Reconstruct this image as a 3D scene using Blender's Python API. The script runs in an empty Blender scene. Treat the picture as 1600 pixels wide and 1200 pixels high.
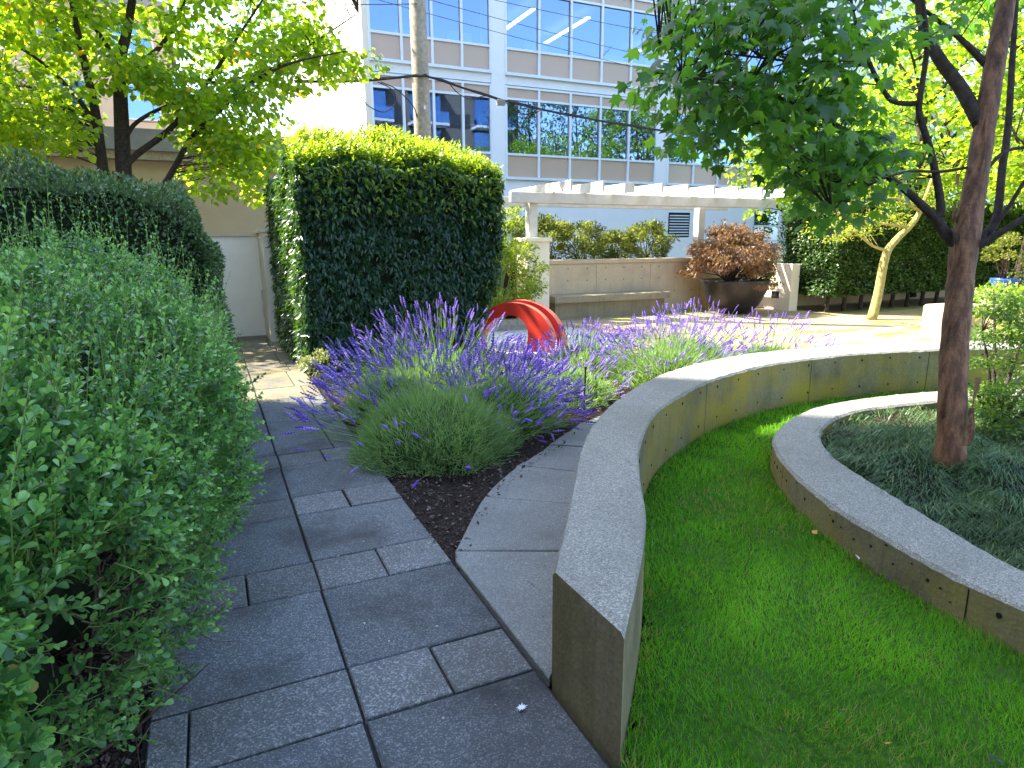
import bpy, math
import numpy as np
from mathutils import Matrix, Vector

S = bpy.context.scene
COL = S.collection
RNG = np.random.default_rng(7)
R = math.radians

# ------------------------------------------------------------------ camera
F_PX, PITCH, ROLL, YAW, EYE = 1015.0, .214, -.006, .43, 1.53
FW = np.array([math.sin(YAW)*math.cos(PITCH), math.cos(YAW)*math.cos(PITCH), -math.sin(PITCH)])
_r = np.array([math.cos(YAW), -math.sin(YAW), 0.0]); _u = np.cross(_r, FW)
RT = _r*math.cos(ROLL)+_u*math.sin(ROLL); UP = _u*math.cos(ROLL)-_r*math.sin(ROLL)
CAMP = np.array([0, 0, EYE])
cd = bpy.data.cameras.new('camera'); cam = bpy.data.objects.new('camera', cd); COL.objects.link(cam)
cd.sensor_width = 36; cd.lens = F_PX*36/1600; cd.clip_start = .05; cd.clip_end = 2000
_m = Matrix.Identity(4)
for i in range(3):
    _m[i][0], _m[i][1], _m[i][2], _m[i][3] = RT[i], UP[i], -FW[i], CAMP[i]
cam.matrix_world = _m
S.camera = cam

# ------------------------------------------------------------------ sky, sun, exposure
SUN_AZ = math.atan2(-.775, .631)       # measured from +Y towards +X
SUN_EL = R(50)
w = bpy.data.worlds.new('World'); S.world = w; w.use_nodes = True
nt = w.node_tree; nt.nodes.clear()
sky = nt.nodes.new('ShaderNodeTexSky'); sky.sky_type = 'NISHITA'; sky.sun_disc = False
sky.sun_elevation = SUN_EL; sky.sun_rotation = SUN_AZ; sky.air_density = 1.0; sky.dust_density = 1.0; sky.ozone_density = 1.0
bg = nt.nodes.new('ShaderNodeBackground'); bg.inputs[1].default_value = .15
wo = nt.nodes.new('ShaderNodeOutputWorld')
nt.links.new(sky.outputs[0], bg.inputs[0]); nt.links.new(bg.outputs[0], wo.inputs[0])
sl = bpy.data.lights.new('sun', 'SUN'); sl.energy = 3.6; sl.angle = R(.55); sl.color = (1, .93, .80)
so = bpy.data.objects.new('sun', sl); COL.objects.link(so)
sdir = Vector((math.sin(SUN_AZ)*math.cos(SUN_EL), math.cos(SUN_AZ)*math.cos(SUN_EL), math.sin(SUN_EL)))
so.rotation_euler = sdir.to_track_quat('Z', 'Y').to_euler(); so.location = (-20, 20, 40)
S.view_settings.view_transform = 'Standard'; S.view_settings.look = 'None'
S.view_settings.exposure = 2.6; S.view_settings.gamma = 1.0
S.cycles.max_bounces = 8; S.cycles.diffuse_bounces = 4; S.cycles.transparent_max_bounces = 8
S.cycles.caustics_reflective = False; S.cycles.caustics_refractive = False

# ------------------------------------------------------------------ pixel helpers (photo pixels give directions, depth comes from the world)
def ray(x, y): return FW+RT*(x-800)/F_PX+UP*(600-y)/F_PX
def gz(x, y, z=0.):
    d = ray(x, y); return CAMP+d*((z-EYE)/d[2])
def atY(x, y, Y):
    d = ray(x, y); return CAMP+d*(Y/d[1])
def atD(x, y, D):
    d = ray(x, y); return CAMP+d*(D/(d@FW))
def project(P):
    d = np.asarray(P, float)-CAMP; z = d@FW
    zz = np.where(np.abs(z) < 1e-6, 1e-6, z)
    return 800+F_PX*(d@RT)/zz, 600-F_PX*(d@UP)/zz, z

# ------------------------------------------------------------------ materials
def newmat(name):
    m = bpy.data.materials.new(name); m.use_nodes = True
    n = m.node_tree.nodes; n.clear()
    return m, n, m.node_tree.links
def ramp(n, stops):
    r = n.new('ShaderNodeValToRGB'); e = r.color_ramp.elements
    while len(e) < len(stops): e.new(.5)
    for k, (p, c) in enumerate(stops): e[k].position = p; e[k].color = (*c, 1)
    return r
def noise(n, l, scale, detail=4, rough=.6, vec=None, lac=2.):
    t = n.new('ShaderNodeTexNoise'); t.inputs['Scale'].default_value = scale
    t.inputs['Detail'].default_value = detail; t.inputs['Roughness'].default_value = rough
    if vec is not None: l.new(vec, t.inputs['Vector'])
    return t
def mixc(n, l, a, b, fac, mode='MIX'):
    m = n.new('ShaderNodeMix'); m.data_type = 'RGBA'; m.blend_type = mode
    for s, v in ((m.inputs[0], fac), (m.inputs[6], a), (m.inputs[7], b)):
        if hasattr(v, 'links'): l.new(v, s)
        elif isinstance(v, (int, float)): s.default_value = v
        else: s.default_value = (*v, 1)
    return m.outputs[2]
def rng_map(n, l, v, a, b, c=0, d=1):
    m = n.new('ShaderNodeMapRange'); m.inputs[1].default_value = a; m.inputs[2].default_value = b
    m.inputs[3].default_value = c; m.inputs[4].default_value = d
    l.new(v, m.inputs[0]); return m.outputs[0]
def finish(n, l, col, rough=.8, bump=None, bstr=.3, bdist=.01, spec=.3, metal=0.):
    p = n.new('ShaderNodeBsdfPrincipled'); o = n.new('ShaderNodeOutputMaterial')
    if hasattr(col, 'links'): l.new(col, p.inputs['Base Color'])
    else: p.inputs['Base Color'].default_value = (*col, 1)
    if hasattr(rough, 'links'): l.new(rough, p.inputs['Roughness'])
    else: p.inputs['Roughness'].default_value = rough
    p.inputs['Specular IOR Level'].default_value = spec; p.inputs['Metallic'].default_value = metal
    if bump is not None:
        b = n.new('ShaderNodeBump'); b.inputs['Strength'].default_value = bstr; b.inputs['Distance'].default_value = bdist
        l.new(bump, b.inputs['Height']); l.new(b.outputs[0], p.inputs['Normal'])
    l.new(p.outputs[0], o.inputs[0]); return p
def objvec(n, kind='Object'):
    return n.new('ShaderNodeTexCoord').outputs[kind]
def geopos(n): return n.new('ShaderNodeNewGeometry').outputs['Position']
def simple(name, c, rough=.7, var=.25, scale=8, spec=.3, bump=.0, metal=0.):
    m, n, l = newmat(name); v = geopos(n)
    a = noise(n, l, scale, 5, .65, v)
    f = rng_map(n, l, a.outputs[0], .3, .7)
    c = np.array(c)
    col = mixc(n, l, tuple(c*(1-var)), tuple(np.minimum(c*(1+var), .95)), f)
    finish(n, l, col, rough, a.outputs[0] if bump else None, bump, .01, spec, metal); return m

def leafmat(name, dark, mid, light, trans=.4, tcol=None, rough=.42, src='attr', spec=.45, odd=None, ts=1.9):
    m, n, l = newmat(name)
    if src == 'attr':
        a = n.new('ShaderNodeAttribute'); a.attribute_name = 'rnd'; v = a.outputs['Fac']
    else:
        a = n.new('ShaderNodeObjectInfo'); v = a.outputs['Random']
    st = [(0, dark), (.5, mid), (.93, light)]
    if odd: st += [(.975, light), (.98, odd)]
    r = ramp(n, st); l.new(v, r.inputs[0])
    p = n.new('ShaderNodeBsdfPrincipled'); l.new(r.outputs[0], p.inputs['Base Color'])
    p.inputs['Roughness'].default_value = rough; p.inputs['Specular IOR Level'].default_value = spec
    t = n.new('ShaderNodeBsdfTranslucent')
    tc = mixc(n, l, r.outputs[0], tcol or (1, 1, .5), 1.0, 'MULTIPLY')
    g = n.new('ShaderNodeVectorMath'); g.operation = 'SCALE'; g.inputs['Scale'].default_value = ts
    l.new(tc, g.inputs[0]); l.new(g.outputs[0], t.inputs[0])
    mx = n.new('ShaderNodeMixShader'); mx.inputs[0].default_value = trans
    l.new(p.outputs[0], mx.inputs[1]); l.new(t.outputs[0], mx.inputs[2])
    o = n.new('ShaderNodeOutputMaterial'); l.new(mx.outputs[0], o.inputs[0]); return m

def yellow_amount(n, l, v, f):
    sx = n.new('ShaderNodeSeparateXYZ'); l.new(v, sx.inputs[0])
    a_ = rng_map(n, l, sx.outputs[0], 1.2, 4.2, .18, .85); b_ = rng_map(n, l, f, .40, .62)  # tint rises with X: painted warm bounce light on the far wall face
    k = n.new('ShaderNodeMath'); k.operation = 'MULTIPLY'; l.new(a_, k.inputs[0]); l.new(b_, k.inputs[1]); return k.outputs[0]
def concrete(name, base, speck_d, speck_l, scale=260, stain=(.1, .1, .09), stain_amt=.5, rand=.12, streak=False, yellow_tint=None, amt=.5):
    """cast concrete / exposed aggregate: fine stones, cloudy stains, per-piece tone"""
    m, n, l = newmat(name); v = geopos(n)
    vo = n.new('ShaderNodeTexVoronoi'); vo.inputs['Scale'].default_value = scale; l.new(v, vo.inputs['Vector'])
    sep = n.new('ShaderNodeSeparateColor'); l.new(vo.outputs['Color'], sep.inputs[0])
    sp = ramp(n, [(0, speck_d), (.25, tuple(np.array(base)*.85)), (.72, tuple(np.array(base)*1.1)), (.93, speck_l)])
    l.new(sep.outputs[0], sp.inputs[0])
    fine = noise(n, l, 90, 6, .7, v)
    c = mixc(n, l, base, sp.outputs[0], amt)
    big = noise(n, l, 1.7, 6, .62, v)
    f = rng_map(n, l, big.outputs[0], .46, .68, 0, stain_amt)
    c = mixc(n, l, c, stain, f)
    if streak:
        mp = n.new('ShaderNodeMapping'); mp.inputs['Scale'].default_value = (7, 7, .5); l.new(v, mp.inputs[0])
        st = noise(n, l, 1.6, 5, .7, mp.outputs[0])
        c = mixc(n, l, c, stain, rng_map(n, l, st.outputs[0], .5, .75, 0, .55))
    if yellow_tint:
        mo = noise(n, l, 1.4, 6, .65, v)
        c = mixc(n, l, c, yellow_tint, yellow_amount(n, l, v, mo.outputs[0]))
    oi = n.new('ShaderNodeObjectInfo')
    k = rng_map(n, l, oi.outputs['Random'], 0, 1, 1-rand, 1+rand)
    kk = n.new('ShaderNodeCombineColor')
    for q in range(3): l.new(k, kk.inputs[q])
    c = mixc(n, l, c, kk.outputs[0], 1.0, 'MULTIPLY')
    add = n.new('ShaderNodeMath'); add.operation = 'ADD'; l.new(fine.outputs[0], add.inputs[0]); l.new(vo.outputs['Distance'], add.inputs[1])
    finish(n, l, c, .82, add.outputs[0], .45, .004, .25); return m

M = {}
M['slab'] = concrete('paving_slab', (.120, .126, .128), (.045, .046, .048), (.40, .40, .39), 210, (.042, .039, .036), .85, .2)
M['slab_yellow'] = concrete('yellow_slab', (.13, .125, .105), (.05, .05, .045), (.38, .36, .3), 210, (.05, .046, .036), .6, .15, yellow_tint=(.60, .44, .06))  # yellowish noise patches, used on the far path rows
M['slab_small'] = concrete('paving_small', (.14, .14, .138), (.06, .06, .06), (.40, .39, .36), 170, (.075, .07, .055), .6, .2, amt=.6)
M['strip'] = concrete('mow_strip', (.21, .212, .195), (.10, .10, .095), (.46, .46, .43), 230, (.12, .122, .115), .5, .06)
M['walltop'] = concrete('wall_top', (.265, .252, .215), (.11, .10, .085), (.50, .47, .40), 210, (.165, .158, .13), .5, .03, amt=.75)
M['wallside'] = concrete('wall_side', (.215, .185, .115), (.11, .095, .06), (.30, .26, .17), 60, (.075, .066, .042), .7, .03, True, (.33, .25, .02), amt=.3)  # yellow: algae patches plus bounced sunlight painted into the far wall colour
M['planterwall'] = concrete('planter_wall', (.50, .40, .27), (.38, .31, .21), (.58, .49, .36), 40, (.34, .29, .21), .5, .03, True, amt=.25)
M['benchside'] = concrete('bench_concrete', (.30, .25, .16), (.2, .17, .11), (.4, .34, .24), 90, (.12, .11, .09), .6, .03, True, amt=.4)
M['render_cream'] = simple('cream_render', (.80, .70, .52), .85, .06, 2.2, .2, .05)
M['joint'] = simple('joint_sand', (.035, .032, .03), .95, .4, 30)
M['hole'] = simple('hole_dark', (.012, .011, .01), .9, .2, 30)
M['red'] = simple('red_paint', (.62, .045, .03), .38, .06, 6, .45)
M['redlight'] = simple('coral_paint', (.70, .16, .09), .45, .06, 6, .4)
M['pot'] = simple('dark_pot', (.026, .022, .023), .38, .35, 12, .45, .1)
M['bluepot'] = simple('blue_glaze', (.03, .10, .48), .25, .15, 12, .5)
M['white_timber'] = simple('white_timber', (.56, .53, .47), .7, .10, 7, .3, .1)
M['pole'] = simple('pole_wood', (.33, .28, .22), .9, .3, 14, .2, .3)
M['cable'] = simple('black_cable', (.02, .019, .02), .7, .3, 20)
M['bark'] = simple('dark_bark', (.055, .042, .035), .92, .5, 22, .2, .6)
M['bark_grey'] = simple('grey_bark', (.17, .15, .13), .9, .35, 18, .2, .4)
M['bark_yellow'] = simple('sunlit_bark', (.34, .29, .11), .9, .3, 16, .2, .4)  # yellow sunlight on the leaning trunk put into the bark colour
M['twig'] = simple('twig', (.10, .065, .045), .9, .4, 40)
M['stem_green'] = simple('green_stem', (.16, .25, .06), .6, .25, 40)
M['lavcore'] = simple('lavender_core', (.05, .085, .03), .95, .5, 30, .05)
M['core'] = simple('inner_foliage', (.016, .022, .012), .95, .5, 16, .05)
M['gravel'] = concrete('pale_gravel', (.50, .47, .42), (.28, .26, .23), (.75, .72, .66), 55, (.4, .37, .32), .4, .0, amt=.8)
M['bldwhite'] = simple('white_facade', (.70, .72, .76), .7, .03, 1.5, .3)
M['bldcream'] = simple('cream_facade', (.70, .63, .52), .8, .04, 1.2, .2)
M['alu'] = simple('window_frame', (.62, .68, .76), .45, .03, 3, .4)
M['roofgrey'] = simple('grey_roof', (.22, .21, .21), .8, .15, 2, .3)
M['tan'] = simple('tan_facade', (.46, .36, .26), .85, .06, 1.0, .2)
M['soffit'] = simple('interior', (.10, .13, .17), .9, .1, 1, .1)
M['louver'] = simple('louver_metal', (.42, .45, .48), .5, .1, 5)
M['asphalt'] = simple('asphalt', (.05, .05, .052), .95, .2, 12)
M['orange_leaf'] = simple('dry_leaf', (.55, .22, .06), .6, .3, 60)
M['white_mark'] = simple('chalky_white', (.72, .74, .8), .8, .08, 80)

m, n, l = newmat('paperbark'); v = objvec(n)
mp = n.new('ShaderNodeMapping'); mp.inputs['Scale'].default_value = (6, 6, 1.4); l.new(v, mp.inputs[0])
a = noise(n, l, 3.2, 7, .65, mp.outputs[0]); b = noise(n, l, 40, 4, .6, v)
mp2 = n.new('ShaderNodeMapping'); mp2.inputs['Scale'].default_value = (3, 3, 60); l.new(v, mp2.inputs[0])
hb = noise(n, l, 1.5, 3, .5, mp2.outputs[0])
rp = ramp(n, [(.3, (.035, .018, .012)), (.47, (.14, .062, .030)), (.56, (.24, .112, .056)), (.75, (.34, .175, .09))]); l.new(a.outputs[0], rp.inputs[0])
c = mixc(n, l, rp.outputs[0], (.10, .055, .04), rng_map(n, l, hb.outputs[0], .55, .8, 0, .5))
ad = n.new('ShaderNodeMath'); ad.operation = 'MULTIPLY_ADD'; ad.inputs[1].default_value = 3.0; l.new(a.outputs[0], ad.inputs[0]); l.new(b.outputs[0], ad.inputs[2])
finish(n, l, c, .6, ad.outputs[0], .6, .012, .35); M['paperbark'] = m

m, n, l = newmat('mulch'); v = geopos(n)
a = noise(n, l, 70, 6, .7, v); vo = n.new('ShaderNodeTexVoronoi'); vo.inputs['Scale'].default_value = 95; l.new(v, vo.inputs['Vector'])
rp = ramp(n, [(.3, (.014, .011, .009)), (.55, (.06, .042, .034)), (.75, (.17, .13, .11))]); l.new(a.outputs[0], rp.inputs[0])
finish(n, l, rp.outputs[0], .95, vo.outputs['Distance'], .9, .03, .1); M['mulch'] = m

m, n, l = newmat('patio_stone'); v = geopos(n)
a = noise(n, l, .9, 6, .65, v); b = noise(n, l, 5, 5, .6, v)
mp = n.new('ShaderNodeMapping'); mp.inputs['Rotation'].default_value = (0, 0, .6); mp.inputs['Scale'].default_value = (.5, 1.6, 1); l.new(v, mp.inputs[0])
pa = noise(n, l, 1.3, 5, .62, mp.outputs[0])
c = mixc(n, l, (.30, .215, .14), (.39, .285, .18), rng_map(n, l, b.outputs[0], .35, .65))
c = mixc(n, l, c, (.20, .24, .03), rng_map(n, l, pa.outputs[0], .53, .62, 0, .9))
finish(n, l, c, .9, b.outputs[0], .3, .01, .2); M['patio'] = m

m, n, l = newmat('lawn_soil'); v = geopos(n)
a = noise(n, l, 30, 6, .7, v)
c = mixc(n, l, (.03, .07, .010), (.07, .15, .02), rng_map(n, l, a.outputs[0], .35, .7))
finish(n, l, c, .95, a.outputs[0], .6, .02, .1); M['lawn'] = m

m, n, l = newmat('tinted_glass')
gl = n.new('ShaderNodeBsdfGlossy'); gl.inputs['Roughness'].default_value = .015; gl.inputs['Color'].default_value = (.29, .43, .66, 1)
tr = n.new('ShaderNodeBsdfTransparent'); tr.inputs['Color'].default_value = (.55, .68, .85, 1)
fr = n.new('ShaderNodeFresnel'); fr.inputs['IOR'].default_value = 2.2
mm = n.new('ShaderNodeMath'); mm.operation = 'MULTIPLY_ADD'; mm.inputs[1].default_value = .8; mm.inputs[2].default_value = .34; l.new(fr.outputs[0], mm.inputs[0])
nb = noise(n, l, .9, 2, .5, geopos(n)); bp = n.new('ShaderNodeBump'); bp.inputs['Strength'].default_value = .02; bp.inputs['Distance'].default_value = .05
l.new(nb.outputs[0], bp.inputs['Height']); l.new(bp.outputs[0], gl.inputs['Normal'])
mx = n.new('ShaderNodeMixShader'); l.new(mm.outputs[0], mx.inputs[0]); l.new(tr.outputs[0], mx.inputs[1]); l.new(gl.outputs[0], mx.inputs[2])
o = n.new('ShaderNodeOutputMaterial'); l.new(mx.outputs[0], o.inputs[0]); M['glass'] = m
m, n, l = newmat('spandrel_panel')
finish(n, l, (.46, .34, .27), .22, spec=.35); M['spandrel'] = m
m, n, l = newmat('ceiling_lamp')
e = n.new('ShaderNodeEmission'); e.inputs[0].default_value = (1, .82, .5, 1); e.inputs[1].default_value = 2.0
o = n.new('ShaderNodeOutputMaterial'); l.new(e.outputs[0], o.inputs[0]); M['lamp'] = m

LM = {}
def lm(key, *a, **k):
    LM[key] = leafmat(key+'_leaves', *a, **k)
    k['src'] = 'obj'; LM[key+'_o'] = leafmat(key+'_leaf', *a, **k)
lm('shrub', (.035, .10, .028), (.095, .25, .065), (.25, .47, .13), trans=.32, tcol=(1, 1, .45), rough=.27, spec=.6, odd=(.34, .30, .06))
lm('box', (.028, .062, .024), (.06, .12, .04), (.14, .23, .075), trans=.22, rough=.35)
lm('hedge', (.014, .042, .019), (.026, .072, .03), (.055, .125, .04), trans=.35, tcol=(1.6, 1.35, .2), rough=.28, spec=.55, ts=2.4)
lm('hedge_sunlit', (.05, .12, .02), (.12, .20, .025), (.25, .31, .04), trans=.5, tcol=(1.2, 1.15, .35), rough=.3, ts=2.2)  # sunlit copy of the hedge leaves: backlight put into the colour
lm('katsura', (.07, .12, .015), (.14, .22, .024), (.27, .31, .035), trans=.62, tcol=(1.2, 1.15, .3), rough=.45, odd=(.42, .20, .03), ts=3.0)
lm('maple', (.028, .08, .024), (.055, .14, .03), (.12, .23, .04), trans=.45, tcol=(1.2, 1.25, .35), rough=.36, ts=2.6)
lm('bgtree', (.08, .14, .015), (.15, .23, .025), (.25, .31, .04), trans=.6, tcol=(1.2, 1.15, .3), rough=.45, ts=2.8)
lm('rhedge', (.03, .07, .015), (.055, .115, .02), (.10, .17, .035), trans=.3, rough=.35)
lm('nandina', (.12, .18, .02), (.20, .26, .03), (.34, .36, .05), trans=.45, tcol=(1.1, 1.1, .4))
lm('planter', (.08, .11, .025), (.15, .18, .035), (.26, .27, .06), trans=.4)
lm('redmaple', (.11, .06, .038), (.18, .105, .055), (.27, .19, .07), trans=.4, tcol=(1.1, .9, .5))
lm('layered', (.05, .10, .018), (.09, .16, .025), (.16, .24, .04), trans=.45, tcol=(1.1, 1.2, .4))
lm('pale', (.14, .17, .06), (.23, .26, .11), (.36, .37, .2), trans=.3)
lm('lav', (.09, .17, .06), (.19, .32, .11), (.36, .46, .20), trans=.32, rough=.6, tcol=(1, 1, .5))
lm('spike', (.16, .09, .42), (.27, .17, .60), (.44, .33, .74), trans=.2, rough=.8, tcol=(1, .8, 1), spec=.1)
lm('grass', (.055, .17, .012), (.125, .35, .018), (.26, .50, .05), trans=.4, rough=.5, tcol=(1, 1, .3), spec=.25, odd=(.38, .30, .12))
lm('mondo', (.03, .065, .02), (.065, .13, .035), (.17, .25, .085), trans=.2, rough=.4, tcol=(1, 1, .5), spec=.4)

# ------------------------------------------------------------------ mesh helpers
def tagobj(o, label=None, cat=None, group=None, kind=None):
    if label: o['label'] = label
    if cat: o['category'] = cat
    if group: o['group'] = group
    if kind: o['kind'] = kind
    return o
def empty(name, loc, label, cat, group=None):
    o = bpy.data.objects.new(name, None); COL.objects.link(o); o.location = loc; o.empty_display_size = .1
    return tagobj(o, label, cat, group)
def mesh_from(name, V, F, mat, smooth=False, fm=None, rnd=None):
    me = bpy.data.meshes.new(name)
    V = np.asarray(V, np.float32); 
    if isinstance(F, np.ndarray):
        k = F.shape[1]; nf = len(F)
        me.vertices.add(len(V)); me.vertices.foreach_set('co', V.ravel())
        me.loops.add(nf*k); me.loops.foreach_set('vertex_index', F.ravel().astype(np.int32))
        me.polygons.add(nf); me.polygons.foreach_set('loop_start', np.arange(0, nf*k, k, dtype=np.int32))
        me.update(calc_edges=True)
    else:
        me.from_pydata([tuple(map(float, v)) for v in V], [], F); me.update()
    for mm_ in (mat if isinstance(mat, (list, tuple)) else [mat]): me.materials.append(mm_)
    if fm is not None: me.polygons.foreach_set('material_index', np.asarray(fm, np.int32))
    if smooth: me.polygons.foreach_set('use_smooth', np.ones(len(me.polygons), bool))
    if rnd is not None:
        at = me.attributes.new('rnd', 'FLOAT', 'POINT'); at.data.foreach_set('value', np.asarray(rnd, np.float32))
    return me
def link(name, me, parent=None, loc=None):
    """parent is an Empty or object placed by translation only; mesh coordinates are world coordinates unless loc is given"""
    o = bpy.data.objects.new(name, me); COL.objects.link(o)
    if parent is not None:
        o.parent = parent
        off = Vector((0, 0, 0)); q = parent
        while q is not None: off += q.location; q = q.parent
        o.location = (Vector(loc) if loc is not None else Vector((0, 0, 0)))-off
    elif loc is not None: o.location = loc
    return o
class G:
    """collects solids into one mesh"""
    def __init__(s): s.V = []; s.F = []; s.M = []
    def add(s, V, F, mi=0):
        b = len(s.V); s.V += [tuple(map(float, v)) for v in V]; s.F += [tuple(i+b for i in f) for f in F]; s.M += [mi]*len(F); return s
    def box(s, x0, x1, y0, y1, z0, z1, ch=0., mi=0):
        if ch <= 0:
            V = [(x, y, z) for z in (z0, z1) for x, y in ((x0, y0), (x1, y0), (x1, y1), (x0, y1))]
            F = [(3, 2, 1, 0), (4, 5, 6, 7), (0, 1, 5, 4), (1, 2, 6, 5), (2, 3, 7, 6), (3, 0, 4, 7)]
        else:
            V = [(x, y, z0) for x, y in ((x0, y0), (x1, y0), (x1, y1), (x0, y1))]+[(x, y, z1-ch) for x, y in ((x0, y0), (x1, y0), (x1, y1), (x0, y1))]
            V += [(x, y, z1) for x, y in ((x0+ch, y0+ch), (x1-ch, y0+ch), (x1-ch, y1-ch), (x0+ch, y1-ch))]
            F = [(3, 2, 1, 0), (8, 9, 10, 11)]
            for k in range(4):
                j = (k+1) % 4; F += [(k, j, j+4, k+4), (k+4, j+4, j+8, k+8)]
        return s.add(V, F, mi)
    def tube(s, pts, rad, n=8, mi=0, cap=True):
        pts = np.asarray(pts, float); rad = np.broadcast_to(np.asarray(rad, float), (len(pts),))
        V = []; u = None
        for i in range(len(pts)):
            t = pts[min(i+1, len(pts)-1)]-pts[max(i-1, 0)]; t = t/(np.linalg.norm(t)+1e-9)
            if u is None:
                u = np.cross(t, (0, 0, 1) if abs(t[2]) < .9 else (1, 0, 0))
            u = u-t*(u@t); u /= np.linalg.norm(u)+1e-9; w_ = np.cross(t, u)
            for k in range(n):
                a_ = 2*math.pi*k/n; V.append(pts[i]+rad[i]*(math.cos(a_)*u+math.sin(a_)*w_))
        F = [(i*n+k, i*n+(k+1) % n, (i+1)*n+(k+1) % n, (i+1)*n+k) for i in range(len(pts)-1) for k in range(n)]
        if cap: F += [tuple(range(n))[::-1], tuple((len(pts)-1)*n+k for k in range(n))]
        return s.add(V, F, mi)
    def lathe(s, prof, c, n=32, mi=0):
        V = []; 
        for r_, z_ in prof:
            for k in range(n):
                a_ = 2*math.pi*k/n; V.append((c[0]+r_*math.cos(a_), c[1]+r_*math.sin(a_), c[2]+z_))
        F = [(i*n+k, i*n+(k+1) % n, (i+1)*n+(k+1) % n, (i+1)*n+k) for i in range(len(prof)-1) for k in range(n)]
        return s.add(V, F, mi)
    def prism(s, poly, z0, z1, mi=0, ch=0.):
        n = len(poly); P = np.asarray(poly, float)
        V = [(x, y, z0) for x, y in P]
        if ch:
            c = P.mean(0); d = c-P; d /= np.linalg.norm(d, axis=1)[:, None]
            V += [(x, y, z1-ch) for x, y in P]+[(x, y, z1) for x, y in P+d*ch*1.4]
            F = [tuple(range(n))[::-1], tuple(range(2*n, 3*n))]
            for k in range(n):
                j = (k+1) % n; F += [(k, j, j+n, k+n), (k+n, j+n, j+2*n, k+2*n)]
        else:
            V += [(x, y, z1) for x, y in P]
            F = [tuple(range(n))[::-1], tuple(range(n, 2*n))]+[(k, (k+1) % n, (k+1) % n+n, k+n) for k in range(n)]
        return s.add(V, F, mi)
    def mesh(s, name, mat, smooth=False): return mesh_from(name, s.V, s.F, mat, smooth, s.M)
    def obj(s, name, mat, parent=None, smooth=False): return link(name, s.mesh(name, mat, smooth), parent)
def structure(o): o['kind'] = 'structure'; return o
def spline(P, per=8):
    P = np.asarray(P, float); Q = np.vstack([2*P[0]-P[1], P, 2*P[-1]-P[-2]]); out = []
    for i in range(1, len(Q)-2):
        for t in np.linspace(0, 1, per, endpoint=False):
            a_, b_, c_, d_ = Q[i-1], Q[i], Q[i+1], Q[i+2]
            out.append(.5*((2*b_)+(-a_+c_)*t+(2*a_-5*b_+4*c_-d_)*t*t+(-a_+3*b_-3*c_+d_)*t**3))
    out.append(P[-1]); return np.array(out)
def inside(poly, X, Y):
    poly = np.asarray(poly); r_ = np.zeros(len(X), bool); j = len(poly)-1
    for i in range(len(poly)):
        xi, yi = poly[i]; xj, yj = poly[j]
        c_ = ((yi > Y) != (yj > Y)) & (X < (xj-xi)*(Y-yi)/(yj-yi+1e-12)+xi); r_ ^= c_; j = i
    return r_

# ------------------------------------------------------------------ leaves: arrays of (pos, axis, normal, size, rnd)
TPL = {
 'oval': ([(0, 0, 0), (.27, .5, .05), (-.27, .5, .05), (0, 1, -.08), (0, .52, -.03)], [(0, 1, 4), (0, 4, 2), (1, 3, 4), (2, 4, 3)]),
 'obov': ([(0, 0, 0), (.14, .3, .02), (.32, .68, .05), (0, 1, -.06), (-.32, .68, .05), (-.14, .3, .02), (0, .6, -.04)],
          [(0, 1, 6), (1, 2, 6), (2, 3, 6), (3, 4, 6), (4, 5, 6), (5, 0, 6)]),
 'round': ([(0, 0, 0), (.10, .22, .0), (.26, .5, .05), (.33, .74, .05), (.22, .94, .0), (0, 1.0, -.05), (-.22, .94, .0), (-.33, .74, .05), (-.26, .5, .05), (-.10, .22, .0), (0, .55, -.05)],
           [(k, k+1, 10) for k in range(9)]+[(9, 0, 10)]),
 'lance': ([(0, 0, 0), (.2, .38, .06), (-.2, .38, .06), (0, 1, -.16), (0, .45, -.03)], [(0, 1, 4), (0, 4, 2), (1, 3, 4), (2, 4, 3)]),
 'heart': ([(0, .08, 0), (.34, 0, .03), (.5, .38, .06), (.26, .78, .02), (0, 1, -.07), (-.26, .78, .02), (-.5, .38, .06), (-.34, 0, .03)],
           [(0, 1, 2), (0, 2, 3), (0, 3, 4), (0, 4, 5), (0, 5, 6), (0, 6, 7)]),
 'maple': ([(0, 0, 0), (.24, .10, .0), (.50, .14, -.06), (.34, .38, .02), (.46, .70, -.07), (.17, .62, .02), (0, 1.05, -.12),
            (-.17, .62, .02), (-.46, .70, -.07), (-.34, .38, .02), (-.50, .14, -.06), (-.24, .10, 0), (0, .4, .03)],
           [(0, 1, 12), (1, 2, 3), (1, 3, 12), (3, 4, 5), (3, 5, 12), (5, 6, 7), (5, 7, 12), (7, 8, 9), (7, 9, 12), (9, 10, 11), (9, 11, 12), (11, 0, 12)]),
 'tri': ([(0, 0, 0), (.3, .5, 0), (0, 1, -.05), (-.3, .5, 0)], [(0, 1, 2), (0, 2, 3)]),
 'cut': ([(0, 0, 0), (.05, .4, 0), (.3, .75, -.1), (.05, .6, 0), (0, 1.1, -.15), (-.05, .6, 0), (-.3, .75, -.1), (-.05, .4, 0)],
         [(0, 1, 7), (1, 2, 3), (7, 1, 3), (7, 3, 5), (3, 4, 5), (5, 6, 7)]),
 'blade': ([(-.5, 0, 0), (.5, 0, 0), (-.42, .5, .0), (.42, .5, .0), (0, 1, -.0)], [(0, 1, 3), (0, 3, 2), (2, 3, 4)]),
}
def unit(a): return a/(np.linalg.norm(a, axis=-1, keepdims=True)+1e-9)
def frames(ax, nr):
    ax = unit(ax); x = unit(np.cross(ax, nr)); z = np.cross(x, ax); return x, ax, z
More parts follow.
